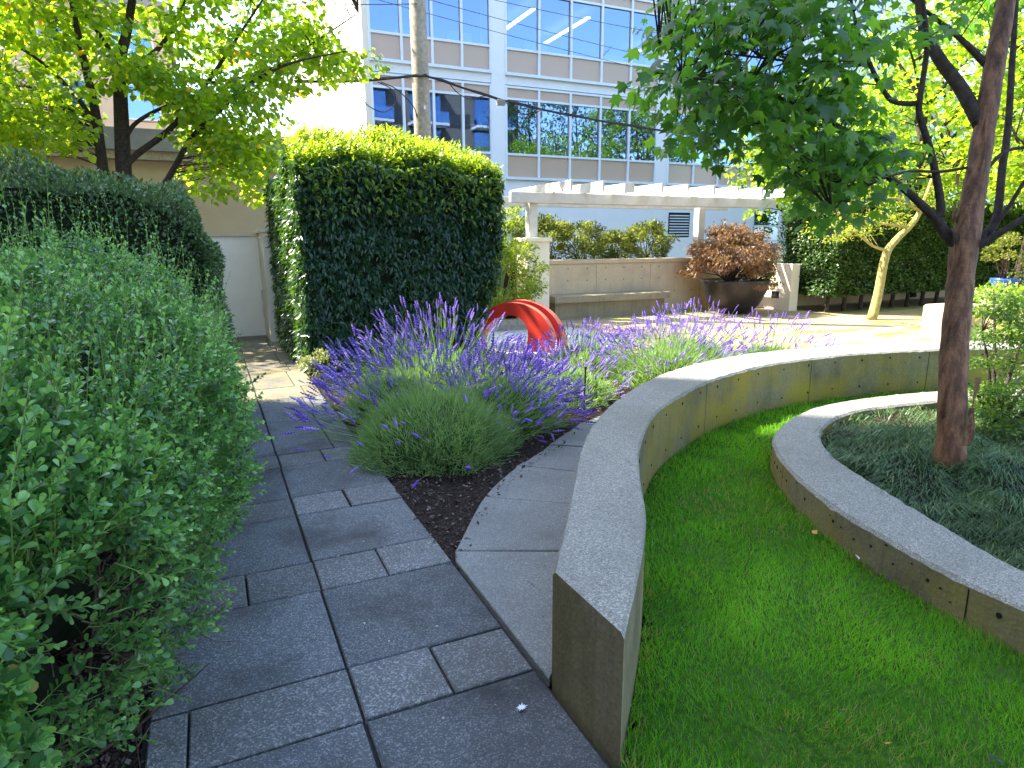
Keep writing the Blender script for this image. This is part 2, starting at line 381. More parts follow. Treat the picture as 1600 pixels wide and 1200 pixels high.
def leaf_mesh(name, tpl, pos, ax, nr, size, rnd, mat, wid=None):
    TV, TF = TPL[tpl]; TV = np.array(TV); TF = np.array(TF)
    x, y, z = frames(ax, nr); n_ = len(pos)
    size = np.broadcast_to(size, (n_,)); wid_ = size if wid is None else np.broadcast_to(wid, (n_,))
    V = pos[:, None, :]+TV[None, :, 0, None]*x[:, None, :]*wid_[:, None, None]+TV[None, :, 1, None]*y[:, None, :]*size[:, None, None]+TV[None, :, 2, None]*z[:, None, :]*size[:, None, None]
    F = (TF[None]+(np.arange(n_)*len(TV))[:, None, None]).reshape(-1, 3)
    return mesh_from(name, V.reshape(-1, 3), F, mat, rnd=np.repeat(rnd, len(TV)))
_LEAFDATA = {}
def leaf_objects(name, tpl, pos, ax, nr, size, mat, parent):
    key = (tpl, mat.name)
    if key not in _LEAFDATA:
        TV, TF = TPL[tpl]; _LEAFDATA[key] = mesh_from('leaf', np.array(TV), np.array(TF), mat)
    me = _LEAFDATA[key]; x, y, z = frames(ax, nr)
    off = np.zeros(3); q = parent
    while q is not None: off += np.array(q.location); q = q.parent
    for i in range(len(pos)):
        o = bpy.data.objects.new(name, me); COL.objects.link(o); o.parent = parent
        mt = Matrix.Identity(4); s_ = float(size[i])
        for k in range(3):
            mt[k][0], mt[k][1], mt[k][2], mt[k][3] = x[i][k]*s_, y[i][k]*s_, z[i][k]*s_, pos[i][k]-off[k]
        o.matrix_basis = mt
def nearest_in_view(pos, size, k, margin=0):
    px, py, d = project(pos); ok = (d > .2) & (px > margin) & (px < 1600-margin) & (py > margin) & (py < 1200-margin)
    score = np.where(ok, size/np.maximum(d, .2), 0); idx = np.argsort(-score)[:k]
    return idx[score[idx] > 0]
def rdir(n_, zb=0.):
    a_ = RNG.normal(size=(n_, 3)); a_[:, 2] += zb; return unit(a_)

# ================================================================== SETTING
g = G(); g.add([(-400, -400, -.12), (400, -400, -.12), (400, 600, -.12), (-400, 600, -.12)], [(0, 1, 2, 3)])
structure(g.obj('ground', M['asphalt']))

# ---- path with slabs
path = structure(G().box(-.335, .965, -.6, 12.0, -.10, -.028).obj('path', M['joint']))
rows = [('b', -.2, .376), ('s', .376, .672), ('b', .672, 1.283), ('b', 1.283, 1.893), ('s', 1.893, 2.19), ('b', 2.19, 2.80), ('s', 2.80, 3.096), ('b', 3.096, 3.706),
        ('s', 3.706, 4.003), ('b', 4.003, 4.613), ('s', 4.613, 4.91), ('m', 4.91, 5.86), ('m', 5.86, 6.79), ('n', 6.79, 7.35), ('m', 7.35, 8.28), ('n', 8.28, 8.85), ('m', 8.85, 9.8), ('n', 9.8, 10.4), ('m', 10.4, 11.3), ('n', 11.3, 11.93)]
J = .005
for k, (t, y0, y1) in enumerate(rows):
    if t == 'b': cols = [(-.32, .325), (.325, .955)]
    elif t == 's': cols = [(-.32, .02), (.02, .33), (.33, .64), (.64, .955)] if k % 4 else [(-.32, -.20), (-.20, .325), (.325, .64), (.64, .955)]
    elif t == 'm': cols = [(-.32, -.1), (-.1, .325), (.325, .745), (.745, .955)]
    else: cols = [(-.32, .325), (.325, .80), (.80, .955)]
    if y0 < 1.2 and t == 's': cols = [(-.32, .02), (.02, .33), (.33, .64), (.64, .955)]
    for x0, x1 in cols:
        dz = RNG.normal()*.0022; jj = J+RNG.uniform(-.0015, .0025)
        g = G().box(x0+jj, x1-jj, y0+jj, y1-jj, -.034, dz, .005)
        g.obj('paving_slab', M['slab_small'] if t == 's' else M['slab_yellow'] if y0 > 6.7 else M['slab'], path)

# ---- wall curves
OUT = spline([(.975, 1.80), (1.23, 2.16), (1.44, 2.47), (1.69, 2.84), (2.01, 3.25), (2.49, 3.73), (3.2, 4.27), (3.85, 4.6), (4.7, 4.84), (5.4, 4.88), (6.2, 4.80), (7.4, 4.50), (8.6, 3.95), (9.6, 3.2)], 8)
INN = spline([(.985, 1.385), (1.30, 1.74), (1.56, 2.07), (1.81, 2.46), (2.11, 2.87), (2.66, 3.43), (3.45, 3.93), (4.0, 4.16), (4.6, 4.33), (5.46, 4.39), (6.26, 4.30), (7.2, 4.05), (8.3, 3.5), (9.2, 2.85)], 8)
def ribbon_wall(name, A, B, z0, z1, mats, ch=.014, A2=None):
    n_ = 160
    def res(P):
        d = np.r_[0, np.cumsum(np.linalg.norm(np.diff(P, axis=0), axis=1))]; t = np.linspace(0, d[-1], n_)
        return np.stack([np.interp(t, d, P[:, 0]), np.interp(t, d, P[:, 1])], 1)
    A, B = res(A), res(B); dA = unit(B-A)
    rings = []
    for i in range(n_):
        a_, b_, d_ = A[i], B[i], dA[i]
        e0 = RNG.normal(0, .0016, 2); ch = .014+abs(RNG.normal(0, .004))+(.009*RNG.random() if RNG.random() < .08 else 0)
        rings.append([(*a_, z0), (*a_, z1-ch), (*(a_+d_*ch), z1+e0[0]), (*(b_-d_*ch), z1+e0[1]), (*b_, z1-ch), (*b_, z0)])
    V = [p for r_ in rings for p in r_]; F = []; fm = []
    for i in range(n_-1):
        for k in range(5):
            F.append((i*6+k, i*6+k+1, i*6+6+k+1, i*6+6+k)); fm.append(1 if k in (1, 2, 3) else 0)
    F += [tuple(range(6))[::-1], tuple((n_-1)*6+k for k in range(6))]; fm += [0, 0]
    me = mesh_from(name, V, F, mats, fm=fm)
    return A, B, me
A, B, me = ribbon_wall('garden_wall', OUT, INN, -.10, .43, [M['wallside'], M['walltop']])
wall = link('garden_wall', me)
tagobj(wall, 'tall curved concrete seat wall with tie holes between lavender and lawn', 'wall')
def disc_mesh(r_, d_=.006, n_=10):
    V = [(r_*math.cos(2*math.pi*k/n_), 0, r_*math.sin(2*math.pi*k/n_)) for k in range(n_)]
    V += [(x*.8, -.003, z) for x, y, z in V]
    return mesh_from('tie_hole', V, [tuple(range(n_, 2*n_))]+[(k, (k+1) % n_, (k+1) % n_+n_, k+n_) for k in range(n_)], M['hole'])
HOLE = disc_mesh(.0105)
def holes(parent, P, zs, step, start=0., side=1, jitter=.01):
    d = np.r_[0, np.cumsum(np.linalg.norm(np.diff(P, axis=0), axis=1))]
    for z_ in zs:
        for s_ in np.arange(start, d[-1], step):
            s2 = s_+RNG.normal()*jitter
            p = np.array([np.interp(s2, d, P[:, 0]), np.interp(s2, d, P[:, 1])]); q = np.array([np.interp(s2+.02, d, P[:, 0]), np.interp(s2+.02, d, P[:, 1])])
            t = unit(q-p); nrm = np.array([t[1], -t[0]])*side
            o = bpy.data.objects.new('tie_hole', HOLE); COL.objects.link(o); o.parent = parent
            o.location = (p[0]+nrm[0]*.001, p[1]+nrm[1]*.001, z_+RNG.normal()*.004)
            o.rotation_euler = (0, 0, math.atan2(nrm[1], nrm[0])+math.pi/2)
            sc = RNG.uniform(.7, 1.2); o.scale = (sc, 1, sc)
holes(wall, B, (.36, .09), .36, 1.4)
def joints(parent, P, z0, z1, ts, side):
    d = np.r_[0, np.cumsum(np.linalg.norm(np.diff(P, axis=0), axis=1))]
    for s_ in ts:
        p = np.array([np.interp(s_, d, P[:, 0]), np.interp(s_, d, P[:, 1])]); q = np.array([np.interp(s_+.02, d, P[:, 0]), np.interp(s_+.02, d, P[:, 1])]); t = unit(q-p); nr = np.array([t[1], -t[0]])*side
        V = [(*(p+nr*.0015-t*.003), z0), (*(p+nr*.0015+t*.003), z0), (*(p+nr*.0015+t*.003), z1), (*(p+nr*.0015-t*.003), z1)]
        G().add(V, [(0, 1, 2, 3)]).obj('pour_joint', M['hole'], parent)
joints(wall, B, .0, .41, (1.9, 3.7, 5.4, 6.9), 1)
# ---- curb round the tree bed
CO = np.array([(1600, 950), (1500, 905), (1400, 850), (1300, 790), (1235, 735), (1208, 695), (1215, 670), (1250, 645), (1300, 630), (1400, 616), (1520, 608)])
CI = np.array([(1600, 890), (1500, 835), (1400, 775), (1320, 725), (1285, 690), (1290, 665), (1330, 644), (1400, 633), (1460, 627), (1540, 622)])
CZ = .178
co = [gz(x, y, CZ)[:2] for x, y in CO]; ci = [gz(x, y, CZ)[:2] for x, y in CI]
co = [(2.62, .35), (2.62, .8)]+co+[(7.2, 3.1), (8.0, 2.5)]; ci = [(2.93, .4), (2.95, .9)]+ci+[(6.9, 2.85), (7.7, 2.3)]
CO_, CI_ = spline(co, 8), spline(ci, 8)
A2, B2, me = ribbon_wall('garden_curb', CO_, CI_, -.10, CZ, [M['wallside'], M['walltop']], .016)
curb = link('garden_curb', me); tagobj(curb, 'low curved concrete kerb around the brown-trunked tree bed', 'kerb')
holes(curb, A2, (.10,), .31, .3, -1); holes(curb, B2, (.12,), .34, 2.6, 1)
joints(curb, A2, .0, .155, (1.05, 2.55), -1)
# air pockets in the kerb face
for s_ in range(26):
    k = int(RNG.integers(6, 70)); p = A2[k]; t = unit(A2[k+1]-A2[k]); nrm = np.array([-t[1], t[0]])
    if nrm[0] > 0: nrm = -nrm
    o = bpy.data.objects.new('air_pocket', HOLE); COL.objects.link(o); o.parent = curb
    o.location = (p[0]+nrm[0]*.001, p[1]+nrm[1]*.001, RNG.uniform(.06, .15)); o.rotation_euler = (0, 0, math.atan2(nrm[1], nrm[0])+math.pi/2)
    sc = RNG.uniform(.25, .6); o.scale = (sc*1.3, 1, sc)

# ---- concrete strip beside the wall
strip_edge = spline([(.965, 2.80), (1.02, 2.92), (1.41, 3.50), (1.76, 3.86), (2.19, 4.2), (2.72, 4.62), (3.3, 4.95)], 8)
strip = G(); strip_in = OUT+np.array([.01, -.01])
pg = [(.965, 1.815)]+[tuple(p) for p in strip_edge]+[(3.4, 4.5), (2.0, 3.3), (1.2, 2.2)]
strip = structure(G().prism(pg, -.10, -.03).obj('kerb_strip', M['joint']))
cuts = [((.9, 2.86), (1.6, 2.86+(.7*-.29))), ]
def edge_at(P, t): d = np.r_[0, np.cumsum(np.linalg.norm(np.diff(P, axis=0), axis=1))]; return np.array([np.interp(t*d[-1], d, P[:, 0]), np.interp(t*d[-1], d, P[:, 1])])
prs = []
for a_, b_ in (((710, 861), (868, 861)), ((757, 776), (893, 787)), ((807, 726), (899, 736)), ((858, 694), (905, 697)), ((905, 662), (930, 664))):
    pa, pb = gz(*a_)[:2], gz(*b_)[:2]; d_ = unit(pb-pa); prs.append((pa, pb+d_*.12))
def nearest_t(P, q): return int(np.argmin(np.linalg.norm(P-q, axis=1)))
bounds = [(np.array([.968, 1.81]), np.array([.99, 1.83]))]+prs+[(np.array([3.3, 4.95]), np.array([3.42, 4.62]))]
for k in range(len(bounds)-1):
    (a0, b0), (a1, b1) = bounds[k], bounds[k+1]
    i0 = nearest_t(strip_edge, a0); i1 = nearest_t(strip_edge, a1)
    left = [tuple(p) for p in strip_edge[i0+1:i1]] if i1 > i0+1 else []
    if k == 0: left = [(.968, 2.80)]
    j0 = nearest_t(OUT, b0); j1 = nearest_t(OUT, b1)
    right = [tuple(p+np.array([.06, -.06])) for p in OUT[j0+1:j1]][::-1]
    poly = [tuple(a0)]+left+[tuple(a1), tuple(b1)]+right+[tuple(b0)]
    c_ = np.mean(poly, axis=0); poly = [tuple(np.array(p)+unit(c_-np.array(p))*.006) for p in poly]
    G().prism(poly, -.034, RNG.normal()*.002, 0, .005).obj('strip_slab', M['strip'], strip)

# ---- planting bed (mulch), gravel, patio, lawn, tree bed
def sheet(name, poly, z, mat, bump=0., step=.09, fn=None):
    P = np.asarray(poly); x0, y0 = P.min(0); x1, y1 = P.max(0)
    nx, ny = int((x1-x0)/step)+2, int((y1-y0)/step)+2
    xs, ys = np.linspace(x0, x1, nx), np.linspace(y0, y1, ny); X, Y = np.meshgrid(xs, ys)
    Z = np.full(X.shape, z)+RNG.normal(size=X.shape)*bump
    if fn is not None: Z = Z+fn(X, Y)
    V = np.stack([X.ravel(), Y.ravel(), Z.ravel()], 1)
    cx, cy = (X[:-1, :-1]+X[1:, 1:])/2, (Y[:-1, :-1]+Y[1:, 1:])/2
    ok = inside(P, cx.ravel(), cy.ravel()).reshape(cx.shape); idx = np.arange(nx*ny).reshape(ny, nx)
    F = np.stack([idx[:-1, :-1][ok], idx[:-1, 1:][ok], idx[1:, 1:][ok], idx[1:, :-1][ok]], 1)
    used = np.unique(F); rm = np.full(nx*ny, -1); rm[used] = np.arange(len(used))
    return link(name, mesh_from(name, V[used], rm[F], mat, smooth=True))
bed = [(.93, 2.7), (1.1, 2.9), (1.5, 3.45), (1.85, 3.80), (2.3, 4.15), (2.85, 4.55), (3.2, 4.5), (3.85, 4.75), (4.7, 5.0), (5.4, 5.0), (6.2, 4.95), (7.1, 4.75), (6.9, 6.0), (6.2, 6.9), (5.2, 7.5), (4.2, 7.9), (3.75, 8.4), (3.6, 9.2), (2.0, 9.2), (2.0, 10.7), (.93, 10.7)]
structure(sheet('planting_bed', bed, -.018, M['mulch'], .010, .05))
structure(sheet('shrub_bed', [(-4, -.3), (-.34, -.3), (-.34, 11.9), (-4, 11.9)], -.03, M['mulch'], .012, .06))
structure(sheet('patio', [(2, 4.3), (22, 1.0), (26, 13.5), (2, 13.5)], -.05, M['patio'], .002, .4))
gc = np.array([4.5, 9.7]); structure(sheet('gravel_bed', [(3.3+0*i, 8) for i in range(1)]+[(gc[0]+1.7*math.cos(t), gc[1]+1.9*math.sin(t)) for t in np.linspace(-2.2, 2.6, 24)], -.03, M['gravel'], .004, .07))
lawn_poly = [(.9, -.5), (.99, 1.36)]+[tuple(p) for p in INN[::4]]+[(9.3, 2.6), (7.9, 2.2)]+[tuple(p) for p in CO_[::-4]]+[(2.6, -.5)]
structure(sheet('lawn', lawn_poly, -.012, M['lawn'], .003, .08))
bedpoly = [tuple(p) for p in CI_[::3]]+[(8.2, 1.6), (8, .2), (2.9, .2)]
TREE = np.array([4.14, 2.40])
def mound(X, Y): return .045+.09*np.exp(-((X-4.2)**2+(Y-2.25)**2)/.45)+.025*np.sin(X*5+1)*np.sin(Y*6)
structure(sheet('tree_bed', bedpoly, .055, M['mulch'], .005, .07, mound))
structure(G().box(-30, 40, 12.75, 23.9, -.11, -.05).obj('lane', M['asphalt']))

# ================================================================== grass (lawn) and ground cover
def scatter(poly, dens_fn, n_try, seed_pad=0):
    P = np.asarray(poly); x0, y0 = P.min(0); x1, y1 = P.max(0)
    X = RNG.uniform(x0, x1, n_try); Y = RNG.uniform(y0, y1, n_try)
    ok = inside(P, X, Y); X, Y = X[ok], Y[ok]
    px, py, d = project(np.stack([X, Y, np.zeros_like(X)], 1))
    vis = (d > .3) & (px > -150) & (px < 1750) & (py < 1400)
    X, Y, d = X[vis], Y[vis], d[vis]
    k = RNG.random(len(X)) < dens_fn(d); return X[k], Y[k], d[k]
X, Y, d = scatter(lawn_poly, lambda d: np.clip((2.6/d)**1.3, .05, 1), 620000)
n_ = len(X); pos = np.stack([X, Y, np.full(n_, -.012)], 1)
cl = np.sin(X*7.3+np.sin(Y*5)*2)*np.cos(Y*6.1+np.sin(X*4)*2)
ax = np.stack([RNG.normal(0, .42, n_)+.25*np.sin(X*9+Y*3), RNG.normal(0, .42, n_)+.25*np.cos(Y*8-X*4), np.ones(n_)], 1)
hh = RNG.uniform(.018, .052, n_)*(1+.35*cl); c2 = np.sin(X*2.1+1.3*np.sin(Y*1.7))*np.sin(Y*2.6+np.sin(X*3)); pr = np.clip(.48+.14*cl+.22*c2+RNG.normal(0, .2, n_), 0, .92)
wd_ = np.min(np.linalg.norm(np.stack([X, Y], 1)[:, None, :]-INN[None, ::3, :], axis=2), axis=1)
dry = RNG.random(n_) < .025+.12*(c2 < -.55)+.35*np.clip((.10-wd_)/.1, 0, 1); pr[dry] = 1.0
tagobj(link('lawn_grass', leaf_mesh('lawn_grass', 'blade', pos, ax, rdir(n_), hh, pr, LM['grass'], np.maximum(.0024, d*.0009))),
       'bright green mown grass between the two curved concrete walls', 'grass', kind='stuff')
# mondo-like ground cover strands in tree bed
X, Y, d = scatter(bedpoly, lambda d: np.clip((3.0/d)**1.2, .2, 1), 115000)
n_ = len(X); tuft = .5+.5*np.sin(X*11+2*np.sin(Y*7))*np.sin(Y*10+2*np.sin(X*6))
ang = 3*np.sin(X*3.1+1)+3*np.cos(Y*3.7)+RNG.normal(0, .8, n_)
h0 = .05+mound(X, Y)+.03*tuft
pos = np.stack([X, Y, h0], 1); ln = RNG.uniform(.08, .17, n_)*(.45+.75*tuft)
ax = np.stack([np.cos(ang)*1.0, np.sin(ang)*1.0, RNG.uniform(.35, 1.3, n_)], 1)
far = (Y > 3.0)
keep = ~far | (RNG.random(n_) < .35)
pos, ln, ax = pos[keep], ln[keep], ax[keep]; n_ = len(pos); d = d[keep]; tuft = tuft[keep]
mid = pos+unit(ax)*ln[:, None]*.6
ax2 = unit(ax)+np.array([0, 0, -1.1]); pr = np.clip(RNG.normal(.38, .24, n_)+.45*(tuft-.5), 0, .95)
wd = np.maximum(.0045, d*.0013)
tagobj(link('ground_cover', leaf_mesh('ground_cover', 'blade', np.vstack([pos, mid]), np.vstack([ax, ax2]), np.vstack([np.tile((0, 0, 1.), (n_, 1)), np.tile((0, 0, 1.), (n_, 1))]), np.r_[ln*.65, ln*.6], np.r_[pr, pr], LM['mondo'], np.r_[wd, wd])),
       'dark green grassy ground cover around the brown tree trunk', 'ground cover', kind='stuff')

def chips(name, label, poly, n_try, z):
    X, Y, d = scatter(poly, lambda d: np.clip((4/d)**1.5, .05, 1), n_try); n_ = len(X)
    ax = np.stack([RNG.normal(size=n_), RNG.normal(size=n_), RNG.normal(0, .35, n_)], 1); nr = np.stack([RNG.normal(0, .5, n_), RNG.normal(0, .5, n_), np.ones(n_)], 1)
    tagobj(link(name, leaf_mesh(name, 'tri', np.stack([X, Y, np.full(n_, z)+RNG.random(n_)*.018], 1), ax, nr, RNG.uniform(.008, .034, n_), RNG.random(n_), leafmat(name, (.02, .014, .011), (.065, .045, .036), (.20, .155, .13), trans=.02, spec=.15, rough=.8))), label, 'mulch', kind='stuff')
chips('bark_chips', 'dark bark chips covering the lavender bed', bed, 60000, -.012)
chips('bark_litter', 'dark twiggy litter under the left leafy shrub', [(-1.5, .8), (-.34, .8), (-.30, 5.2), (-1.5, 5.2)], 16000, -.024)

# ================================================================== shrubs and hedges
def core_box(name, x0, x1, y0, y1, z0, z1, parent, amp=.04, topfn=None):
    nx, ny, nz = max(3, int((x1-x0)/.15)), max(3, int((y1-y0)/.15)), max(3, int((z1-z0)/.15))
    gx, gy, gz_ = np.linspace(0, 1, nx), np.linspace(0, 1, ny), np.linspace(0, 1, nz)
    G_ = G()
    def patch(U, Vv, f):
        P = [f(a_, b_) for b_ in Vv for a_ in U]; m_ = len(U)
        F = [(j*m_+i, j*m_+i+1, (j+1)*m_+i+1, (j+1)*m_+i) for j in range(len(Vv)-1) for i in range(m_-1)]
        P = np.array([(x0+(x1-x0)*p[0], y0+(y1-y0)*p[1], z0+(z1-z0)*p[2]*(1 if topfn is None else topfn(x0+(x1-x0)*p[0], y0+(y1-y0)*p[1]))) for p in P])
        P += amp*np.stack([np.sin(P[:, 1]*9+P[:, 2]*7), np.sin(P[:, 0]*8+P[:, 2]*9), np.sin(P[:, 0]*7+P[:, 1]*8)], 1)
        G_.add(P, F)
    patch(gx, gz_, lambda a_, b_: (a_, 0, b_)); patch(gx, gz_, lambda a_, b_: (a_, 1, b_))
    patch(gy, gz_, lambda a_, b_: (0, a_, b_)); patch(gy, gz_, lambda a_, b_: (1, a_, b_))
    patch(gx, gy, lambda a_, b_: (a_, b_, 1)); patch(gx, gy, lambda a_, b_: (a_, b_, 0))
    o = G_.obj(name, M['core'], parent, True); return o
def surf_leaves(faces, dens, jitter, topfn=None, bias=None):
    """faces: list of (origin, u, v, normal). Returns positions + outward normals"""
    P, N = [], []
    for o_, u_, v_, n0 in faces:
        o_, u_, v_, n0 = map(np.array, (o_, u_, v_, n0)); n0 = n0.astype(float)
        ar = np.linalg.norm(np.cross(u_, v_)); k = int(ar*dens)
        a_, b_ = RNG.random(k), RNG.random(k)
        p = o_+a_[:, None]*u_+b_[:, None]*v_
        lump = .5*np.sin(p[:, 0]*6+p[:, 2]*5)*np.sin(p[:, 1]*6+p[:, 2]*4)
        p = p+n0*((RNG.random(k)**.7-1)*jitter*1.6+lump*jitter*.6)[:, None]
        P.append(p); N.append(np.tile(n0, (k, 1)))
    return np.vstack(P), np.vstack(N)

# ---- near shrub on the left: shoots carrying small obovate leaves
def shoot_shrub(name, label, X0, X1, Y0, Y1, ztop, nshoot):
    root = empty(name, (-.7, 3.5, 0), label, 'shrub')
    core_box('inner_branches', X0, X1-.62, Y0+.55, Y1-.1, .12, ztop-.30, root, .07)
    # shoot bases on envelope: top, right face, near face
    nt_, nr_, nf_ = int(nshoot*.52), int(nshoot*.34), int(nshoot*.14)
    # denser close to the camera
    yy = Y0+(Y1-Y0)*RNG.random(nt_)**1.35
    xl = np.maximum(X0, -.30*yy-.30); top = np.stack([xl+(X1-xl)*RNG.random(nt_)**.9, yy, np.zeros(nt_)], 1)
    def pull(y): return .42*np.clip((2.5-y)/1.35, 0, 1)**1.1
    def zt(x, y): return ztop+.36*np.clip(-.08-x, 0, .6)+.07*np.sin(x*9+y*3.1)*np.sin(y*7.3+x*4)+.04*np.sin(x*17+y*11)+.06*np.sin(x*4+y*2.3)+.05*np.sin(y*5.1)-.22*np.clip((x-(X1-.35))/.35, 0, 1)**2-.35*np.clip((Y0+.4-y)/.4, 0, 1)**2
    top[:, 0] -= pull(top[:, 1])*np.clip((top[:, 0]-xl)/(X1-xl), 0, 1); top[:, 2] = zt(top[:, 0]+pull(top[:, 1]), top[:, 1])-RNG.random(nt_)**2*.16
    tdir = np.stack([RNG.normal(.1, .45, nt_), RNG.normal(-.1, .45, nt_), np.full(nt_, .9)], 1)
    yy = Y0+(Y1-Y0)*RNG.random(nr_)**1.35; z = RNG.uniform(.05, ztop-.08, nr_)
    def xr(y, z): return X1-.02-.30*np.clip((.50-z)/.50, 0, 1)**1.1+.05*np.sin(y*6+z*5)+.03*np.sin(y*13)-.12*np.clip((z-ztop+.3)/.3, 0, 1)
    rt = np.stack([xr(yy, z)-pull(yy)-RNG.random(nr_)**1.5*.16, yy, z], 1)
    rd = np.stack([np.full(nr_, .8), RNG.normal(-.15, .5, nr_), RNG.normal(.25, .45, nr_)], 1)
    x = RNG.uniform(-.95, X1-.38, nf_); z = RNG.uniform(.1, ztop-.1, nf_)
    ft = np.stack([x, Y0+.05+.06*np.sin(x*8+z*6)+RNG.random(nf_)**1.5*.18, z], 1)
    fd = np.stack([RNG.normal(.2, .45, nf_), np.full(nf_, -.7), RNG.normal(.35, .45, nf_)], 1)
    base = np.vstack([top, rt, ft]); dr = unit(np.vstack([tdir, rd, fd]))
    px, py, dd = project(base); ok = (dd > .35) & (px > -160) & (px < 1700) & (py > -200) & (py < 1420)
    gap = np.sin(base[:, 0]*9+base[:, 1]*5+1)*np.sin(base[:, 1]*7-base[:, 2]*8)+.6*np.sin(base[:, 2]*11+base[:, 1]*4)
    ok &= ~((RNG.random(len(base)) < np.clip((.80-base[:, 2])/.5, 0, 1)*.72) & (base[:, 1] < 2.6)) & ~((gap > .75) & (base[:, 2] < 1.1))
    base, dr, dd = base[ok], dr[ok], dd[ok]; k = len(base)
    ln = RNG.uniform(.05, .12, k)
    sub = base[:, 2] > ztop-.25; tall = sub & (RNG.random(k) < .085); ln[tall] = RNG.uniform(.14, .44, tall.sum()); dr[tall] = unit(dr[tall]*np.array([.25, .25, 1])+np.array([0, 0, 1.0]))
    NL = 13; sv = RNG.normal(0, .12, k)
    LP, LA, LN, LS, LR = [], [], [], [], []
    stems = G(); perp = unit(np.cross(dr, rdir(k))); perp2 = np.cross(dr, perp)
    bend = RNG.normal(0, .12, (k, 3))
    for j in range(NL):
        t = (j+.6)/NL; p = base+dr*(ln*t)[:, None]+bend*(ln*t*t)[:, None]
        an = j*2.4+RNG.uniform(0, 1, k); o_ = perp*np.cos(an)[:, None]+perp2*np.sin(an)[:, None]
        a_ = o_*(1.05-.5*t)+dr*(.35+.75*t)
        LP.append(p); LA.append(a_); LN.append(dr*1.0-o_*.35+RNG.normal(0, .25, (k, 3)))
        s_ = RNG.uniform(.019, .036, k)*(1-.35*t)*np.where(tall, .85, 1); LS.append(s_)
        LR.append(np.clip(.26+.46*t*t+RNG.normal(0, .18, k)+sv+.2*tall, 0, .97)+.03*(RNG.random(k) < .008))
    LP, LA, LN, LS, LR = np.vstack(LP), np.vstack(LA), np.vstack(LN), np.concatenate(LS), np.concatenate(LR)
    near = nearest_in_view(LP, LS, 300); msk = np.ones(len(LP), bool); msk[near] = False
    dl = np.linalg.norm(LP-CAMP, axis=1); nr_m = msk & (dl < 2.0); fr_m = msk & (dl >= 2.0) & (dl < 3.0); vf = msk & (dl >= 3.0)
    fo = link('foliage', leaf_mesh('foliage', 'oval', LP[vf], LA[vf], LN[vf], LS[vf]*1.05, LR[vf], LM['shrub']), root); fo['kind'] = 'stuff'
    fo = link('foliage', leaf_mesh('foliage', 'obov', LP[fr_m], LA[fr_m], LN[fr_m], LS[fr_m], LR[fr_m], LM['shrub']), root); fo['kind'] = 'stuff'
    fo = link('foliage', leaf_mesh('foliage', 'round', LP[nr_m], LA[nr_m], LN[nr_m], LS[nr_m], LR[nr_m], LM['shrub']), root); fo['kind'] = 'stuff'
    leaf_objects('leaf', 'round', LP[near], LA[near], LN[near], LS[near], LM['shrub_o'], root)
    sel = np.where((dd < 3.2) | tall)[0][:4200]
    for i in sel:
        p0 = base[i]-dr[i]*.03; stems.tube([p0, base[i]+dr[i]*ln[i]*.5+bend[i]*ln[i]*.25, base[i]+dr[i]*ln[i]+bend[i]*ln[i]], [.0016, .0013, .0007], 3, cap=False)
    st = stems.obj('shoots', M['stem_green'], root); st['kind'] = 'stuff'
    # woody twigs low down
    tw = G()
    for _ in range(260):
        y = RNG.uniform(Y0+.2, Y1); x = RNG.uniform(X0, X1-.45-pull(y)); a_ = np.array([x, y, 0.0])
        b_ = a_+np.array([RNG.normal(.1, .2), RNG.normal(0, .2), RNG.uniform(.2, .6)]); mid_ = (a_+b_)/2+RNG.normal(0, .04, 3)
        tw.tube([a_, mid_, b_], [.006, .0045, .002], 4, cap=False)
    for _ in range(420):
        y = RNG.uniform(1.2, 4.5); a_ = np.array([X1-pull(y)-RNG.uniform(.16, .6), y, RNG.uniform(.04, .55)])
        b_ = a_+unit(RNG.normal(size=3)+np.array([.6, 0, .1]))*RNG.uniform(.06, .2)
        tw.tube([a_, (a_+b_)/2+RNG.normal(0, .012, 3), b_], [.0022, .0018, .0008], 3, cap=False)
    t_ = tw.obj('twigs', M['twig'], root); t_['kind'] = 'stuff'
    return root
shoot_shrub('leafy_shrub', 'bright green small-leaved shrub overhanging the left edge of the path', -2.3, .03, 1.02, 5.1, 1.20, 9800)

